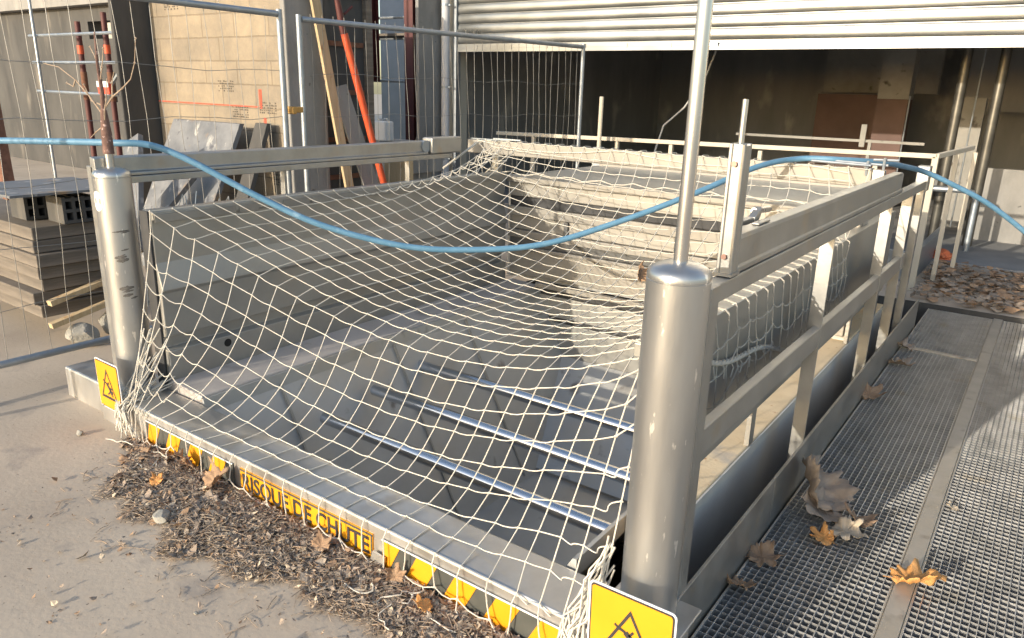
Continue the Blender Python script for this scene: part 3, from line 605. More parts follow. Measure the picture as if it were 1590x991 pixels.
leaf('brown leaf tucked in the front corner of the near grating',(.105,.57,GT),.065,'leafbrown',R(-150),(R(20),R(-8)),.5,9)
leaf('orange curled leaf lying across the flat dividing bar',(.60,.99,-.19),.095,'leaforange',R(-60),(R(8),R(-14)),.6,2)
leaf('tiny tan leaf on the outer right grating',(.66,1.70,GT),.03,'leaftan',R(40),(R(5),R(10)),.5,21)
leaf('tan leaf beside the kickplate near the middle rail post',(.09,2.83,GT),.085,'leafbrown',R(-30),(R(16),R(12)),.6,22)
leaf('pale leaf on the far part of the near grating',(.13,3.56,GT),.09,'leafgrey',R(-100),(R(10),R(-16)),.6,23)
leaf('farthest pale leaf beside the kickplate before the cross joint',(.09,3.96,GT),.10,'leafgrey',R(60),(R(12),R(14)),.6,24)
leaf('brown leaf hanging caught in the net just left of the right bollard',(-.78,1.40,.64),.05,'leafbrown',R(20),(R(75),R(40)),.9,31)
def onl(x,y): return GZ+.012+.03*max(0,1-(-y-.19)/.22)
leaf('crumpled brown leaf leaning under the lettered strip',(-1.86,-.25,onl(0,-.25)-.01),.075,'leafbrown',R(-40),(R(45),R(10)),.6,41)
leaf('large greyish leaf lying below the crumpled brown leaf by the kerb',(-1.79,-.33,onl(0,-.33)-.01),.065,'leafgrey',R(100),(R(12),R(-10)),.5,42)
leaf('pale brown leaf at the left end of the leaf litter',(-2.42,-.30,onl(0,-.30)-.03),.085,'leafbrown',R(-80),(R(8),R(6)),.35,43)
leaf('rust brown leaf among twigs below the left striped strip',(-2.10,-.37,onl(0,-.37)),.035,'leaforange',R(10),(R(30),R(20)),.6,44)
leaf('brown leaf against the left striped strip',(-2.12,-.22,onl(0,-.2)-.02),.065,'leafbrown',R(150),(R(50),R(0)),.5,45)
leaf('rust leaf standing against the right striped strip',(-.84,-.22,onl(0,-.22)-.02),.042,'leafbrown',R(15),(R(60),R(20)),.6,46)
leaf('small brick-coloured leaf below the right striped strip',(-.66,-.27,onl(0,-.27)),.04,'leaforange',R(70),(R(10),R(10)),.4,47)
leaf('grey-brown leaf partly buried below the end of the lettered strip',(-1.18,-.26,onl(0,-.26)-.01),.05,'leafbrown',R(-20),(R(30),R(15)),.6,48)
# ------------------------------------------------------------------ litter
def in_litter(x,y):
    prof=[(-2.62,.07),(-2.4,.14),(-2.2,.36),(-2.0,.44),(-1.8,.42),(-1.45,.33),(-1.1,.34),(-.8,.26),(-.55,.17),(-.3,.09),(-.1,.05)]
    if x<prof[0][0] or x>prof[-1][0]: return 0
    wd=np.interp(x,[a for a,b in prof],[b for a,b in prof]); d=-y-.185
    wd*=1+.16*math.sin(x*7.3)+.10*math.sin(x*19+1); return max(0,1-d/wd) if d>=0 else 0
lt=MB()
def lh(x,y):
    k=in_litter(x,y); mid=math.exp(-((x+1.45)/.42)**2)
    return GZ+.004+k**1.3*(.007+.022*mid)*min(1,.30+(1-k)*2.0)
nx,ny=150,40; vs=[];fs=[]; idx={}
for i in range(nx+1):
    for j in range(ny+1):
        x=-2.62+2.54*i/nx; wd=.5; y=-.188-wd*j/ny; k=in_litter(x,y)
        vs.append((x,y,(lh(x,y)+.014*random.random()*min(1,k*4)) if k>0.02 else GZ-.012)); 
for i in range(nx):
    for j in range(ny):
        q=(i*(ny+1)+j,(i+1)*(ny+1)+j,(i+1)*(ny+1)+j+1,i*(ny+1)+j+1)
        if max(in_litter(vs[k][0],vs[k][1])+.10*math.sin(vs[k][0]*23)+.08*math.sin(vs[k][0]*61+vs[k][1]*40) for k in q)>.30: fs.append(q)
lt.cur=0; lt.add(vs,fs)
cnt=0
while cnt<13000:
    x=random.uniform(-2.64,-.08); y=-.19-.6*random.random()**1.2; k=in_litter(x,y)
    stray=random.random()<.02
    if not stray and (k<=0 or random.random()>k*2.2+.12): continue
    if stray: y=-.2-random.random()*.9; x=random.uniform(-2.6,.0)
    z=(lh(x,y) if k>0 else GZ)+.002+random.random()*.016*min(1,k*4); s=random.uniform(.005,.015)*(1 if random.random()<.9 else 2.0)*(1 if k>.05 else .38)
    A=Matrix.Rotation(random.random()*6.28,3,'Z')@Matrix.Rotation(random.uniform(-.7,.7)*(1 if k>.05 else .3),3,'X')@Matrix.Rotation(random.uniform(-.6,.6)*(1 if k>.05 else .3),3,'Y')
    lt.cur=random.choice((0,0,1,1,2,3,3,4,5))
    a=random.uniform(.3,.8); q=[Vector((-s,-s*a*.5,s*.25)),Vector((0,-s*a,0)),Vector((s,-s*.1,s*.3)),Vector((s*.2,s*a,.0)),Vector((-s*.6,s*a*.7,s*.15))]
    lt.add([A@v+Vector((x,y,z)) for v in q],[(0,1,2,3,4)]); cnt+=1
cnt=0
while cnt<3200:
    x=random.uniform(-2.5,-.1); y=-.19-.55*random.random(); k=in_litter(x,y)
    if k<=0 and random.random()>.04: continue
    l=random.uniform(.015,.075); a=random.random()*6.28; z=(lh(x,y) if k>0 else GZ)+.004+random.random()*.02*min(1,k*4)
    e=Vector((math.cos(a)*l,math.sin(a)*l,random.uniform(-.012,.02)*min(1,k*4+.05))); p0=Vector((x,y,z)); 
    lt.cur=random.choice((0,5,5,4))
    lt.tube([p0-e/2,p0+Vector((random.uniform(-.004,.004),random.uniform(-.004,.004),.003)),p0+e/2],random.uniform(.0006,.0018),4,False); cnt+=1
lo=lt.build('leaf_litter',['litterdark','leafbrown','leaftan','leafgrey','litterdark','twig']); lo['kind']='stuff'; tag(lo,'dry brown leaf and twig litter heaped along the front of the kerb','litter')
def rock(name,label,c,s,seed,m='rock',grp=None):
    bm=bmesh.new(); bmesh.ops.create_icosphere(bm,subdivisions=3,radius=1); rnd=random.Random(seed); ds=[(Vector((rnd.uniform(-1,1),rnd.uniform(-1,1),rnd.uniform(-1,1))).normalized(),rnd.uniform(.55,.9)) for _ in range(14)]
    for v in bm.verts:
        for d,h in ds:
            t=v.co.dot(d)
            if t>h: v.co-=d*(t-h)
    mb=MB(); mb.add([(c[0]+v.co.x*s[0],c[1]+v.co.y*s[1],c[2]+s[2]+v.co.z*s[2]) for v in bm.verts],[tuple(v.index for v in f.verts) for f in bm.faces]); bm.free()
    return tag(mb.build(name,m),label,'stone',grp)
rock('stone','flat grey stone lying on the leaf litter',(-1.845,-.50,GZ+.004),(.05,.042,.022),4)
for i_,(x,y,s,lab) in enumerate(((-2.86,-.33,.024,'small pale pebble on the shaded ground beside the left kerb end'),(-2.30,-.95,.009,'tiny pale pebble on the open pavement at lower left'),(-1.25,-.72,.010,'tiny dark pebble on the pavement below the lettered strip'))):
    rock('pebble',lab,(x,y,GZ-.002),(s,s*.8,s*.6),50+i_)
# ------------------------------------------------------------------ sapling on the left bollard
sp=thing('sapling','bare young tree with flaking red-brown bark standing in the left bollard tube','sapling',(-2.9,0,1.165))
q=MB(); q.tube([(-2.9,0,1.16),(-2.902,.002,1.25),(-2.897,.0,1.36)],[.0255,.024,.014],12); q.tube([(-2.897,0,1.35),(-2.89,.0,1.45),(-2.9,.0,1.56),(-2.89,0,1.7)],[.012,.010,.007,.003],8); q.build('trunk','bark',sp,smooth=True)
q=MB()
for pts in (((-2.895,0,1.36),(-2.84,.02,1.42),(-2.76,.03,1.46),(-2.68,.03,1.50),(-2.63,.03,1.57),(-2.60,.03,1.67)),((-2.897,0,1.33),(-2.95,-.03,1.42),(-3.02,-.05,1.49),(-3.10,-.08,1.545),(-3.2,-.1,1.56)),((-2.90,0,1.42),(-2.94,.03,1.5),(-2.97,.03,1.59),(-3.05,.05,1.64)),((-2.896,0,1.31),(-2.83,-.03,1.35),(-2.78,-.04,1.41),(-2.75,-.04,1.50)),((-2.9,0,1.38),(-2.96,-.02,1.40),(-3.01,-.02,1.47)),((-2.897,0,1.48),(-2.86,0,1.55),(-2.85,.01,1.63)),((-2.9,0,1.3),(-2.97,.02,1.28),(-3.06,.03,1.25),(-3.12,.03,1.22)),((-3.02,-.05,1.49),(-3.07,-.04,1.46),(-3.13,-.04,1.475)),((-2.84,.02,1.42),(-2.83,.02,1.48),(-2.80,.02,1.53))):
    q.tube(pts,[.0042-.0026*i/(len(pts)-1) for i in range(len(pts))],6)
    for p_ in pts[1:]:
        if random.random()<.6: knot(q,p_,.007)
q.build('branch','twig',sp,smooth=True)
# ------------------------------------------------------------------ mobile fence panels
def fence(label,a,b,z0,z1,n,bulge=.05):
    a=Vector((a[0],a[1],0)); b=Vector((b[0],b[1],0)); t=thing('mesh_fence',label,'fence',((a.x+b.x)/2,(a.y+b.y)/2,z0),'mobile mesh fence panels')
    Z=Vector((0,0,1)); d=(b-a); nrm=d.cross(Z).normalized()
    for e in (a,b):
        q=MB(); q.tube([e+Z*(z0-.1),e+Z*(z1+.03)],.021,14); q.build('upright','galv',t,smooth=True)
    q=MB(); q.tube([a+Z*z1+d*.006,b+Z*z1-d*.006],.021,14); q.build('top_tube','galv',t,smooth=True)
    q=MB(); q.tube([a+Z*(z0+.06)+d*.006,b+Z*(z0+.06)-d*.006],.021,14); q.build('bottom_tube','galv',t,smooth=True)
    q=MB()
    for i in range(1,n):
        f=i/n; wv=.010*math.sin(i*2.3); lo=random.uniform(-.06,.06)
        q.tube([a+d*f+Z*(z0+.06)]+[a+d*(f+.004*math.sin(i*1.1+k))+nrm*(bulge*math.sin(math.pi*k/6)*math.sin(math.pi*f)+wv)+Z*(z0+.06+(z1-z0-.06)*k/6) for k in range(1,6)]+[a+d*f+Z*(z1+.04)],.0019,5)
    for zz in (.30,.62,.95,1.28,1.58):
        q.tube([a+d*(k/12)+nrm*(bulge*math.sin(math.pi*(zz-z0)/(z1-z0))*math.sin(math.pi*k/12)-.006)+Z*(zz+.014*math.sin(k*1.9+zz*7)) for k in range(13)],.0019,5)
    q.build('wire_mesh','wire',t)
    return t
fence('mobile mesh fence panel on the left in front of the lit block wall',(-3.68,-1.78),(-3.70,1.64),-.06,1.95,30)
fence('mobile mesh fence panel in front of the red prop and the roller shutter',(-3.92,1.98),(-3.45,5.22),-.06,1.955,34)
q=thing('fence_clamp','small brass-coloured clamp joining the two mesh fence uprights','clamp',(-3.78,1.8,1.30))
m=MB(); m.box(-3.80,-3.668,1.685,1.72,1.30,1.352); m.box(-3.80,-3.77,1.72,1.86,1.305,1.347); m.build('strap','brass',q,bevel=.006)
m=MB(); m.tube([(-3.74,1.69,1.326),(-3.74,1.655,1.326)],.012,8); m.build('bolt','rust',q)
# ------------------------------------------------------------------ block wall and piers
wl=thing('block_wall','sunlit wall of stamped concrete blocks behind the left fence','wall',(-5.95,2.7,GZ))
q=MB(); q.box(-7.0,-4.93,2.6,2.9,GZ,2.8); q.build('masonry','block',wl)
q=MB()
for (sx,sz) in ((-6.72,2.17),(-5.92,1.42),(-5.72,1.19),(-5.30,1.24),(-5.16,.60),(-6.1,.74)):
    for i in range(9):
        for j in range(5):
            if random.random()<.78: q.box(sx+i*.028,sx+i*.028+random.uniform(.010,.021),2.5965,2.601,sz+j*.022,sz+j*.022+random.uniform(.008,.015))
q.build('ink_stamp','stamp',wl)
q=MB(); q.bar((-7.0,2.598,1.30),(-5.32,2.598,1.295),.003,.010); q.box(-5.30,-5.26,2.5972,2.602,1.28,1.45); q.box(-5.25,-5.215,2.5972,2.602,1.12,1.20); q.build('red_line','redmark',wl)
q=MB(); q.box(-4.925,-4.86,2.59,3.02,GZ,2.82); tag(q.build('concrete_pier','concrete',None,bevel=.012),'grey concrete pier at the right end of the block wall','pier')
q=MB(); q.box(-7.07,-7.015,2.22,2.88,GZ,2.9); tag(q.build('concrete_pier','darkconc',None,bevel=.012),'dark concrete pier at the left end of the block wall','pier')
q=thing('side_wall','grey unfinished side wall with rusty bars behind the red prop','wall',(-5.0,3.6,GZ))
m=MB(); m.box(-5.15,-5.0,3.03,3.72,GZ,2.8); m.build('concrete','darkconc',q)
for z in (.62,.98,1.42,1.86,2.3):
    m=MB(); m.box(-4.997,-4.975,3.06,3.6,z,z+.045); m.build('rusty_bar','rust',q)
m=MB(); m.box(-4.999,-4.95,3.62,3.70,GZ,2.79); m.build('edge_board','oldtimber',q)
# leaning things
q=MB(); q.bar((-4.62,3.18,GZ),(-4.83,2.80,2.75),.03,.095,(0,1,0)); tag(q.build('timber_plank','timber',None,bevel=.003),'pale new timber plank leaning on the grey pier left of the red prop','plank')
q=MB(); q.bar((-4.55,3.55,GZ),(-4.9,3.20,1.50),.02,.19,(0,1,.1)); tag(q.build('grey_board','concrete',None,bevel=.002),'wide grey board leaning between the pale plank and the red prop','board')
q=thing('red_prop','bright red steel prop with a bent top leaning beside the pale plank','prop',(-4.5,3.6,GZ))
m=MB(); m.tube([(-4.50,3.62,GZ),(-4.56,2.985,1.94)],.032,16); m.build('outer_tube','red',q,smooth=True)
m=MB(); m.tube([(-4.56,2.985,1.92),(-4.563,2.965,2.0),(-4.565,2.95,2.09),(-4.57,2.92,2.24),(-4.58,2.84,2.7)],[.027,.028,.03,.022,.022],12); m.tube([(-4.555,2.99,2.10),(-4.54,3.07,2.17)],.011,8); m.build('inner_tube','maroon',q,smooth=True)
def lean(name,label,x0,x1,y0,z0,y1,z1,th,m):
    q=MB(); q.prism([(y0,z0),(y0+th,z0),(y1+th,z1),(y1,z1)],'x',x0,x1); return tag(q.build(name,m,None,bevel=.004),label,'slab')
lean('stone_slab','wide mottled grey slab leaning on the block wall',-6.35,-5.28,1.72,GZ,2.36,1.15,.05,'slab')
lean('stone_slab','dark narrow slab standing right of the wide mottled slab',-5.22,-5.05,1.95,GZ,2.48,1.16,.05,'darkconc')
q=MB(); q.bar((-5.95,1.55,.0),(-5.45,1.95,.74),.05,.20,(1,0,0)); tag(q.build('stone_slab','slab',None,bevel=.004),'short mottled offcut leaning in front of the wide slab','slab')
q=MB(); q.bar((-5.35,1.3,.1),(-5.9,1.7,1.0),.05,.22,(1,0,0)); tag(q.build('stone_slab','slab',None,bevel=.004),'grey offcut tilted to the left just behind the left bollard','slab')
# stacked timber, bricks, rubble behind the left bollard
def place_stack():
    rnd=random.Random(3); z=.03; n=0; lab=['lowest','second','third','fourth','fifth','sixth','top']
    for i in range(7):
        q=MB(); h_=.078; x0=-4.9+rnd.uniform(-.03,.03); q.box(x0-.9,-4.30+rnd.uniform(-.04,.03),.15+rnd.uniform(-.03,.03),.56+rnd.uniform(-.03,.04),z,z+h_)
        tag(q.build('timber_baulk','oldtimber',None,bevel=.006),f'{lab[i]} beam of the weathered timber stack left of the scuffed bollard','timber','timber beams stacked left of the bollard'); z+=h_+.004
    return z
zt=place_stack()
for (a_,b_,lab) in (((-4.22,.16,.14),(-4.27,.66,.235),'pale broken board jutting from the weathered timber stack, the upper of two'),((-4.20,.14,.0),(-4.22,.70,.11),'pale broken board below the other one, at the foot of the weathered timber stack')):
    q=MB(); q.bar(a_,b_,.05,.035); tag(q.build('broken_board','timber',None,bevel=.003),lab,'board')
for i_,(x,y,lab) in enumerate(((-4.42,.46,'hollow grey block on the timber stack nearest the bollard'),(-4.72,.36,'hollow grey block on the timber stack farther from the bollard'))):
    t=thing('hollow_block',lab,'block',(x,y,zt),'hollow blocks on the timber stack'); m=MB(); W,D,H=.22,.2,.17
    for k_ in range(4): m.box(x-W/2,x+W/2,y-D/2+k_*(D-.02)/3,y-D/2+k_*(D-.02)/3+.02,zt+.002,zt+H)
    for k_ in range(3): m.box(x-W/2+.001,x+W/2-.001,y-D/2+.001,y+D/2-.001,zt+.0025+k_*(H-.03)/2,zt+.0225+k_*(H-.03)/2)
    m.build('shell','darkconc',t)
    m=MB(); m.box(x-W/2+.02,x-W/2+.03,y-D/2+.004,y+D/2-.004,zt+.004,zt+H-.004); m.build('core','hole',t)
q=MB(); q.box(-5.0,-4.25,.05,.75,zt+.20,zt+.215); tag(q.build('perforated_board','slab',None),'thin speckled board on top of the hollow blocks','board')
for i_,(x,y,s,lab) in enumerate(((-4.15,.30,.12,'broken rubble lump behind the left fence foot'),(-4.25,.55,.14,'larger rubble lump beside the broken one below the timber stack'),(-3.95,.62,.09,'small rubble lump between the fence and the hopper wall'))):
    rock('rubble',lab,(x,y,GZ-.01),(s,s*.8,s*.7),70+i_,'rock','rubble below the timber stack')
q=MB()
for i in range(26): q.tube([(-3.2+random.uniform(-.03,.03),.3+.02*i,.2+.55*random.random()) for _ in range(1)]+[(-3.2+random.uniform(-.05,.05),.3+.02*i+random.uniform(-.06,.06),.15+.75*random.random()) for _ in range(3)],.003,4,False)
tag(q.build('wire_tangle','galv',None),'tangle of thin grey wire between the left bollard and the hopper wall','wire')
# yard rubbish seen below the left rail
q=MB(); q.box(-5.33,-4.95,4.2,4.26,.50,.76); q.box(-5.6,-4.9,4.27,4.31,.30,.52); tag(q.build('timber_screen','timber',None,bevel=.004),'sunlit pale timber screen standing behind the rail right of the red prop','panel')
q=thing('canister','white plastic canister on the ledge behind the red prop','canister',(-6.16,5,.86))
m=MB(); m.box(-6.27,-6.06,4.95,5.1,.86,1.10); m.build('body','ceramic',q,bevel=.02)
m=MB(); m.tube([(-6.22,5.02,1.10),(-6.22,5.02,1.125)],.02,10); m.tube([(-6.17,5.02,1.10),(-6.15,5.02,1.13),(-6.10,5.02,1.13),(-6.08,5.02,1.10)],.008,8); m.build('cap','sheetdark',q)
q=MB(); q.box(-7.6,-5.6,4.9,5.5,.5,.855); q.box(-7.5,-7.2,5.0,5.4,GZ,.499); q.box(-6.0,-5.7,5.0,5.4,GZ,.499); tag(q.build('concrete_ledge','concrete',None,bevel=.01),'low concrete ledge carrying the white canister','ledge')
def hbeam(x,y,z0,z1,lab,m='maroon'):
    q=MB(); q.box(x-.10,x+.10,y,y+.012,z0,z1); q.box(x-.10,x+.10,y+.16,y+.172,z0,z1); q.box(x-.006,x+.006,y+.0125,y+.1595,z0,z1); return tag(q.build('steel_column',m,None),lab,'column','maroon steel columns in the yard')
hbeam(-8.55,8.0,GZ,4.6,'maroon steel column right of the scaffold, the thicker and taller one')
hbeam(-9.52,8.0,1.6,4.6,'short maroon steel column behind the bent prop top'.replace('short','hanging'))
q=MB(); q.bar((-8.3,7.9,.55),(-8.05,7.9,1.05),.05,.12,(0,1,0)); tag(q.build('yellow_tool','timber',None,bevel=.01),'yellow tool handle leaning at the foot of the maroon column','tool')
q=MB(); q.bar((-7.75,7.7,GZ),(-7.45,7.7,1.5),.04,.09,(0,1,0)); tag(q.build('timber_plank','oldtimber',None),'weathered plank leaning left of the grey steel pillar','plank')
# scaffold
def scaffold(label,x0,x1,y,levels,r=.024,h=4.6,xs=None):
    t=thing('scaffold',label,'scaffold',((x0+x1)/2,y,GZ)); 
    for x in (xs or (x0,x1)):
        m=MB(); m.tube([(x,y,GZ),(x,y,h)],r,8); m.build('standard','galv',t,smooth=True)
    for z in levels:
        m=MB(); m.tube([(x0-.1,y+.05,z),(x1+.1,y+.05,z)],r,8); m.build('ledger','galv',t,smooth=True)
    return t
s1=scaffold('grey tube scaffold between the red prop and the grey pillar',-10.2,-8.1,8.6,(1.62,2.36,2.72),xs=(-8.95,-8.2,-10.1))
m=MB(); m.bar((-8.2,8.6,1.58),(-7.9,8.6,1.2),.03,.03); m.build('brace','galv',s1)
m=MB(); m.box(-10.3,-8.0,8.5,9.0,2.40,2.44); m.build('deck_board','oldtimber',s1)
s2=scaffold('scaffold tubes and brackets at the far left of the yard',-12.2,-9.3,3.6,(2.1,1.72,1.30),.022,4.6,(-9.5,-12.0))
m=MB(); m.bar((-10.1,3.6,1.32),(-9.5,3.6,1.7),.035,.03); m.build('brace','galv',s2)
m=MB(); m.box(-10.1,-9.8,3.5,3.54,1.31,1.45); m.build('red_white_tape','redmark',s2)
m=MB(); m.box(-10.1,-9.8,3.49,3.499,1.40,1.475); m.build('white_tape','sticker',s2)
for i_,(x,z0,z1,lab) in enumerate(((-10.52,GZ,2.4,'rusty red prop with orange collar in front of the far left openings'),(-11.3,GZ,2.3,'thin rusty prop left of the collared one'),)):
    t=thing('steel_prop',lab,'prop',(x,3.9,GZ),'rusty props at the far left'); m=MB(); m.tube([(x,3.9,z0),(x+.02,3.9,z1)],.04,10); m.build('tube','maroon',t,smooth=True)
    m=MB(); m.tube([(x+.012,3.9,1.2),(x+.014,3.9,1.6)],.046,10); m.build('collar','rust',t,smooth=True)
    m=MB(); m.tube([(x+.015,3.9,1.85),(x+.016,3.9,1.97)],.046,10); m.build('upper_collar','red',t,smooth=True)
q=MB(); q.bar((-7.6,1.3,GZ),(-8.5,1.6,1.75),.12,.10,(0,1,0)); tag(q.build('rusty_beam','rust',None,bevel=.004),'rusty brown beam leaning at the far left edge','beam')
# unfinished building behind on the left
ub=thing('unfinished_building','dark unfinished concrete building with bright openings at far left','building',(-14,5.3,GZ))
def wall_open(x0,x1,y,z0,z1,holes,th=.25):
    m=MB(); xs=sorted({x0,x1}|{h[0] for h in holes}|{h[1] for h in holes}); zs=sorted({z0,z1}|{h[2] for h in holes}|{h[3] for h in holes})
    for i in range(len(xs)-1):
        for j in range(len(zs)-1):
            cx,cz=(xs[i]+xs[i+1])/2,(zs[j]+zs[j+1])/2
            if not any(h[0]<cx<h[1] and h[2]<cz<h[3] for h in holes): m.box(xs[i],xs[i+1],y,y+th,zs[j],zs[j+1])
    return m
wall_open(-40,-7.45,5.2,GZ,2.95,[(-13.65,-12.6,2.18,2.47),(-13.2,-12.93,1.12,1.62)]).build('wall','darkconc',ub)  # dark wall colour stands in for the shade inside the building
m=MB(); m.box(-12.2,-11.9,4.9,5.19,GZ,2.93); m.build('column','darkconc',ub)
m=MB(); m.box(-9.1,-8.8,4.9,5.19,GZ,2.93); m.build('column','darkconc',ub)
m=MB(); m.box(-40,-9.11,5.0,5.19,2.72,2.92); m.build('lintel_beam','concrete',ub)
m=MB(); m.box(-40,-10.0,8,8.3,GZ,6); tag(m.build('cream_wall','cream',None),'bright cream rendered wall seen through the far left openings','wall')
fb=thing('pale_building','pale bluish building behind the scaffold','building',(-10,13,GZ))
m=MB(); m.box(-13.8,-8.3,12.5,12.8,GZ,6); m.build('wall','white',fb)
m=MB(); m.box(-12.6,-11.4,12.46,12.5,2.6,3.8); m.build('window','glass',fb)
q=MB(); q.box(-9.05,-7.62,9.0,9.1,GZ,2.2); tag(q.build('partition','concrete',None),'grey partition wall behind the maroon column','wall')
# ------------------------------------------------------------------ warehouse with roller shutter
wh=thing('warehouse','large warehouse front with a dark interior behind the half-open shutter','building',(-2,8,GZ))
YS=7.4
m=MB(); m.box(-7.6,-7.02,YS+.06,YS+.3,GZ,4.8); m.box(-7.6,7.0,YS+.06,YS+.3,4.3,6.5); m.box(4.0,7.0,YS+.06,YS+.3,GZ,4.299); m.build('front_wall','cream',wh)
m=MB(); m.box(-7.6,-7.4,YS+.3,15.5,GZ,5); m.box(4.1,4.3,YS+.3,15.5,GZ,5); m.box(-7.6,4.3,15.5,15.7,GZ,5); m.box(-7.6,4.3,YS+.3,15.7,5,5.2); m.build('interior_wall','interior',wh)
m=MB(); m.box(-7.4,4.1,YS+.05,15.5,GZ+.004,GZ+.02); m.build('interior_floor','interior',wh)
m=MB(); m.box(-3.2,-1.25,13.8,14.0,1.66,3.3); m.build('plaster_patch','interiorlight',wh)
m=MB(); m.box(-.9,.3,13.7,13.9,1.4,4.2); m.build('plaster_patch','interior',wh)
m=MB(); m.box(-3.2,-1.8,13.5,13.7,GZ+.02,1.62); m.build('red_partition','interiorred',wh)
m=MB(); m.box(-1.8,-1.35,11.6,12.0,1.55,4.9); m.build('plaster_column','interiorlight',wh)
m=MB(); m.box(-1.8,-1.35,11.6,12.0,GZ+.02,1.548); m.build('painted_column_base','interiorred',wh)
m=MB(); m.box(-.62,-.25,10.9,11.1,GZ+.02,1.6); m.build('plaster_patch','interiorlight',wh)
m=MB(); m.tube([(-1.3,11.4,GZ+.02),(-1.3,11.4,1.6)],.012,8); m.tube([(-.32,10.2,GZ+.02),(-.32,10.2,3)],.010,8); m.build('thin_pipe','galv',wh)
m=MB(); m.bar((-3.3,9.6,.98),(-.75,9.6,.98),.05,.035); m.bar((-1.42,9.6,GZ+.02),(-1.42,9.6,1.0),.04,.04); m.box(-1.55,-1.48,9.55,9.57,.9,1.2); m.build('inner_rail','interiorlight',wh)
for x in (-.36,.02):
    m=MB(); m.tube([(x,8.7,GZ+.02),(x,8.7,3.6)],.055,18); m.build('vent_pipe','darkpipe',wh,smooth=True)
m=MB(); m.tube([(-3.25,8.4,2.2),(-3.4,8.4,1.75),(-3.62,8.3,1.35),(-3.86,8.2,1.1),(-3.95,8.15,.7),(-3.97,8.1,.2)],.014,8); m.build('cable','sheetdark',wh,smooth=True)
sh=thing('roller_shutter','galvanised roller shutter pulled halfway up over the warehouse opening','shutter',(-1.5,YS,2.05))
m=MB(); prof=[]; sp_=.137; z=2.165
while z<4.6:
    prof+= [(.012,z),(.001,z+.004),(-.006,z+.016),(-.011,z+.045),(-.012,z+.075),(-.009,z+.105),(-.003,z+.124),(.012,z+.131)]; z+=sp_
vs=[];fs=[]
for (dy,zz) in prof: vs+= [(-6.95,YS+dy,zz),(4.0,YS+dy,zz)]
for i in range(len(prof)-1): fs.append((2*i,2*i+1,2*i+3,2*i+2))
m.add(vs,fs); m.add([(-6.95,YS+.02,2.16),(4,YS+.02,2.16),(4,YS+.02,4.62),(-6.95,YS+.02,4.62)],[(0,1,2,3)]); m.build('slats','shutter',sh,smooth=True)
m=MB(); m.box(-6.95,4.0,YS-.018,YS+.018,2.045,2.16); m.build('bottom_bar','shutter',sh,bevel=.004)
m=MB(); m.box(-6.94,3.99,YS-.024,YS-.019,2.098,2.104); 
m.build('ridge','shutter',sh)
for x in np.arange(-6.6,3.9,.62):
    m=MB(); m.box(x,x+.035,YS-.026,YS-.0185,2.085,2.135); m.build('clip','shutter',sh)
m=MB(); m.box(-3.0,-2.70,YS-.03,YS-.019,2.085,2.145); lk=m.build('lock_plate','galv',sh,bevel=.003)
m=MB(); m.tube([(-2.85,YS-.031,2.12),(-2.85,YS-.034,2.12)],.012,10); m.box(-2.857,-2.843,YS-.034,YS-.0305,2.09,2.12); m.build('keyhole','hole',lk)
m=MB(); m.box(-7.01,-6.955,YS-.05,YS+.055,GZ,4.6); m.build('guide_rail','galv',sh,bevel=.004)
q=MB(); q.box(-7.25,-7.19,6.78,7.3,GZ,4.6); tag(q.build('steel_pillar','galvdark' if 'galvdark' in M else 'concrete',None,bevel=.006),'blue-grey pillar left of the downpipe beside the shutter','pillar')
q=thing('downpipe','pale grey downpipe with brackets beside the shutter guide','pipe',(-7.06,7.2,GZ))
m=MB(); m.tube([(-7.08,7.25,GZ),(-7.08,7.25,4.6)],.062,18); m.build('pipe','white',q,smooth=True)
for z in (.45,1.52,2.68):
    m=MB(); m.tube([(-7.08,7.25,z),(-7.08,7.25,z+.03)],.070,18); m.box(-7.09,-6.98,7.24,7.26,z+.005,z+.025); m.build('bracket','galv',q)
# ------------------------------------------------------------------ rear railing and bits near the far right
rr=thing('rear_railing','white painted tubular railing in front of the dark warehouse opening','railing',(-2.6,5.8,GZ))
m=MB(); m.bar((-4.98,5.8,1.0),(-.14,5.8,1.055),.04,.042); m.build('top_rail','cream',rr,bevel=.004)
m=MB(); m.bar((-.14,5.8,1.055),(.02,7.0,1.09),.04,.042); m.build('return_rail','cream',rr,bevel=.004)
for x in (-4.43,-3.3,-2.65,-1.69,-.62): 
    m=MB(); m.box(x-.02,x+.02,5.79,5.83,GZ,1.0); m.build('post','cream',rr,bevel=.003)
m=MB(); m.box(-.17,-.12,5.78,5.83,GZ,1.05); m.build('post','cream',rr,bevel=.003)
m=MB(); m.box(-.06,-.02,6.35,6.39,GZ,1.05); m.build('post','cream',rr,bevel=.003)
m=MB(); m.box(.04,.08,6.9,6.94,GZ,1.05); m.build('post','cream',rr,bevel=.003)
q=thing('rear_upright','steel upright with a pale rod behind the cross beam, near the fence post','post',(-3.42,5.6,GZ))
m=MB(); m.box(-3.49,-3.37,5.6,5.66,GZ,.93); m.build('socket','galv',q,bevel=.004)
m=MB(); m.tube([(-3.43,5.63,.93),(-3.43,5.63,1.47)],.024,12); m.build('rod','cream',q,smooth=True)
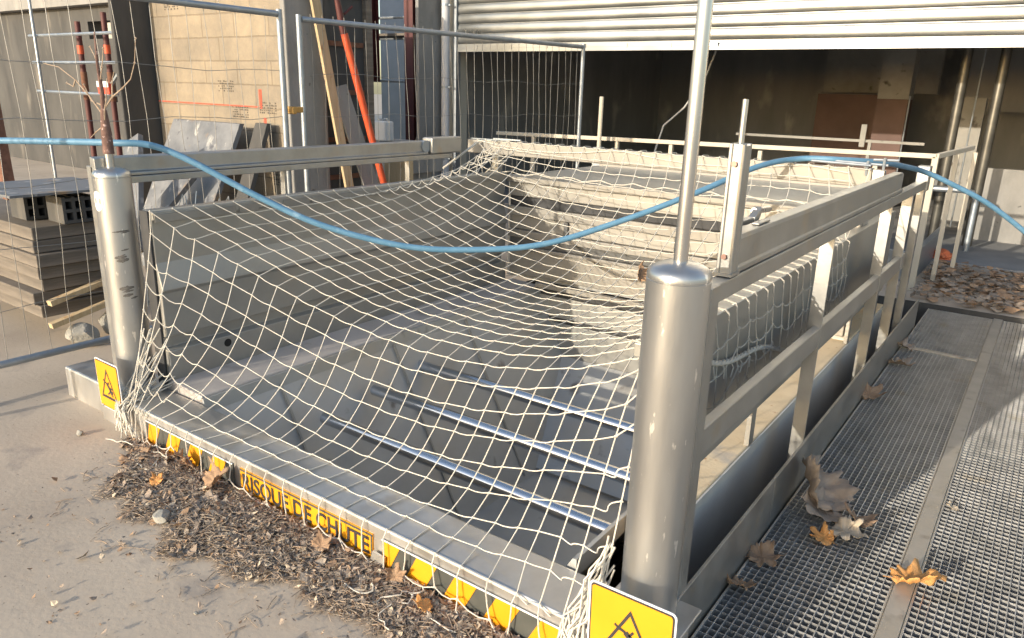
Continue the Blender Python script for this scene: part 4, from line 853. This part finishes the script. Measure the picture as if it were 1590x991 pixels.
q=MB(); q.box(-1.1,-.19,6.15,6.21,GZ,.13); q.box(-.245,-.19,6.21,8.2,GZ,.13); tag(q.build('steel_upstand','galv',None,bevel=.004),'low grey steel upstand at the far end of the gratings','upstand')
q=MB(); q.tube([(-.62,8.3,GZ),(-.62,8.3,.42),(-.60,8.3,.50),(-.54,8.3,.54),(-.1,8.3,.55),(.0,8.3,.53),(.05,8.3,.46),(.05,8.3,GZ)],.035,12); tag(q.build('bent_pipe','galv',None,smooth=True),'grey bent pipe loop behind the far steel upstand','pipe')
q=MB(); q.box(-1.25,-.75,7.0,7.1,GZ,.62); tag(q.build('tank','sand',None,bevel=.01),'sandy coloured low wall behind the right rail end','wall')
q=MB(); q.box(-.05,.8,9.3,9.4,GZ,.75); tag(q.build('stained_panel','concrete',None),'stained concrete panel behind the bent pipe','panel')
rock('orange_cloth','crumpled orange cloth by the far upstand','',(.1,.1,.1),1) if False else None
mb=MB(); bm=bmesh.new(); bmesh.ops.create_icosphere(bm,subdivisions=3,radius=1)
for v in bm.verts: v.co*=1+.25*math.sin(v.co.x*5+v.co.y*7)+.12*math.sin(v.co.z*9)
mb.add([(-.12+v.co.x*.10,7.6+v.co.y*.12,GZ+.05+v.co.z*.06) for v in bm.verts],[tuple(x.index for x in f.verts) for f in bm.faces]); bm.free()
tag(mb.build('orange_cloth','orange',None,smooth=True),'crumpled orange cloth lying behind the far upstand','cloth')
lt=MB()
for k_ in range(900):
    x=random.uniform(-.12,1.5); y=random.uniform(5.45,7.2); s=random.uniform(.02,.06); z=GZ+.01+random.random()*.06
    A=Matrix.Rotation(random.random()*6.28,3,'Z')@Matrix.Rotation(random.uniform(-.7,.7),3,'X'); lt.cur=random.choice((0,0,1,2))
    lt.add([A@v+Vector((x,y,z)) for v in (Vector((-s,-s*.4,s*.2)),Vector((0,-s*.7,0)),Vector((s,0,s*.3)),Vector((.1*s,s*.6,0)),Vector((-.6*s,s*.5,s*.2)))],[(0,1,2,3,4)])
o=lt.build('leaf_drift',['leafbrown','leafgrey','litterdark']); o['kind']='stuff'; tag(o,'drift of dry leaves beyond the far end of the gratings','litter')
for o in bpy.data.objects:
    if '_o' in o: del o['_o']
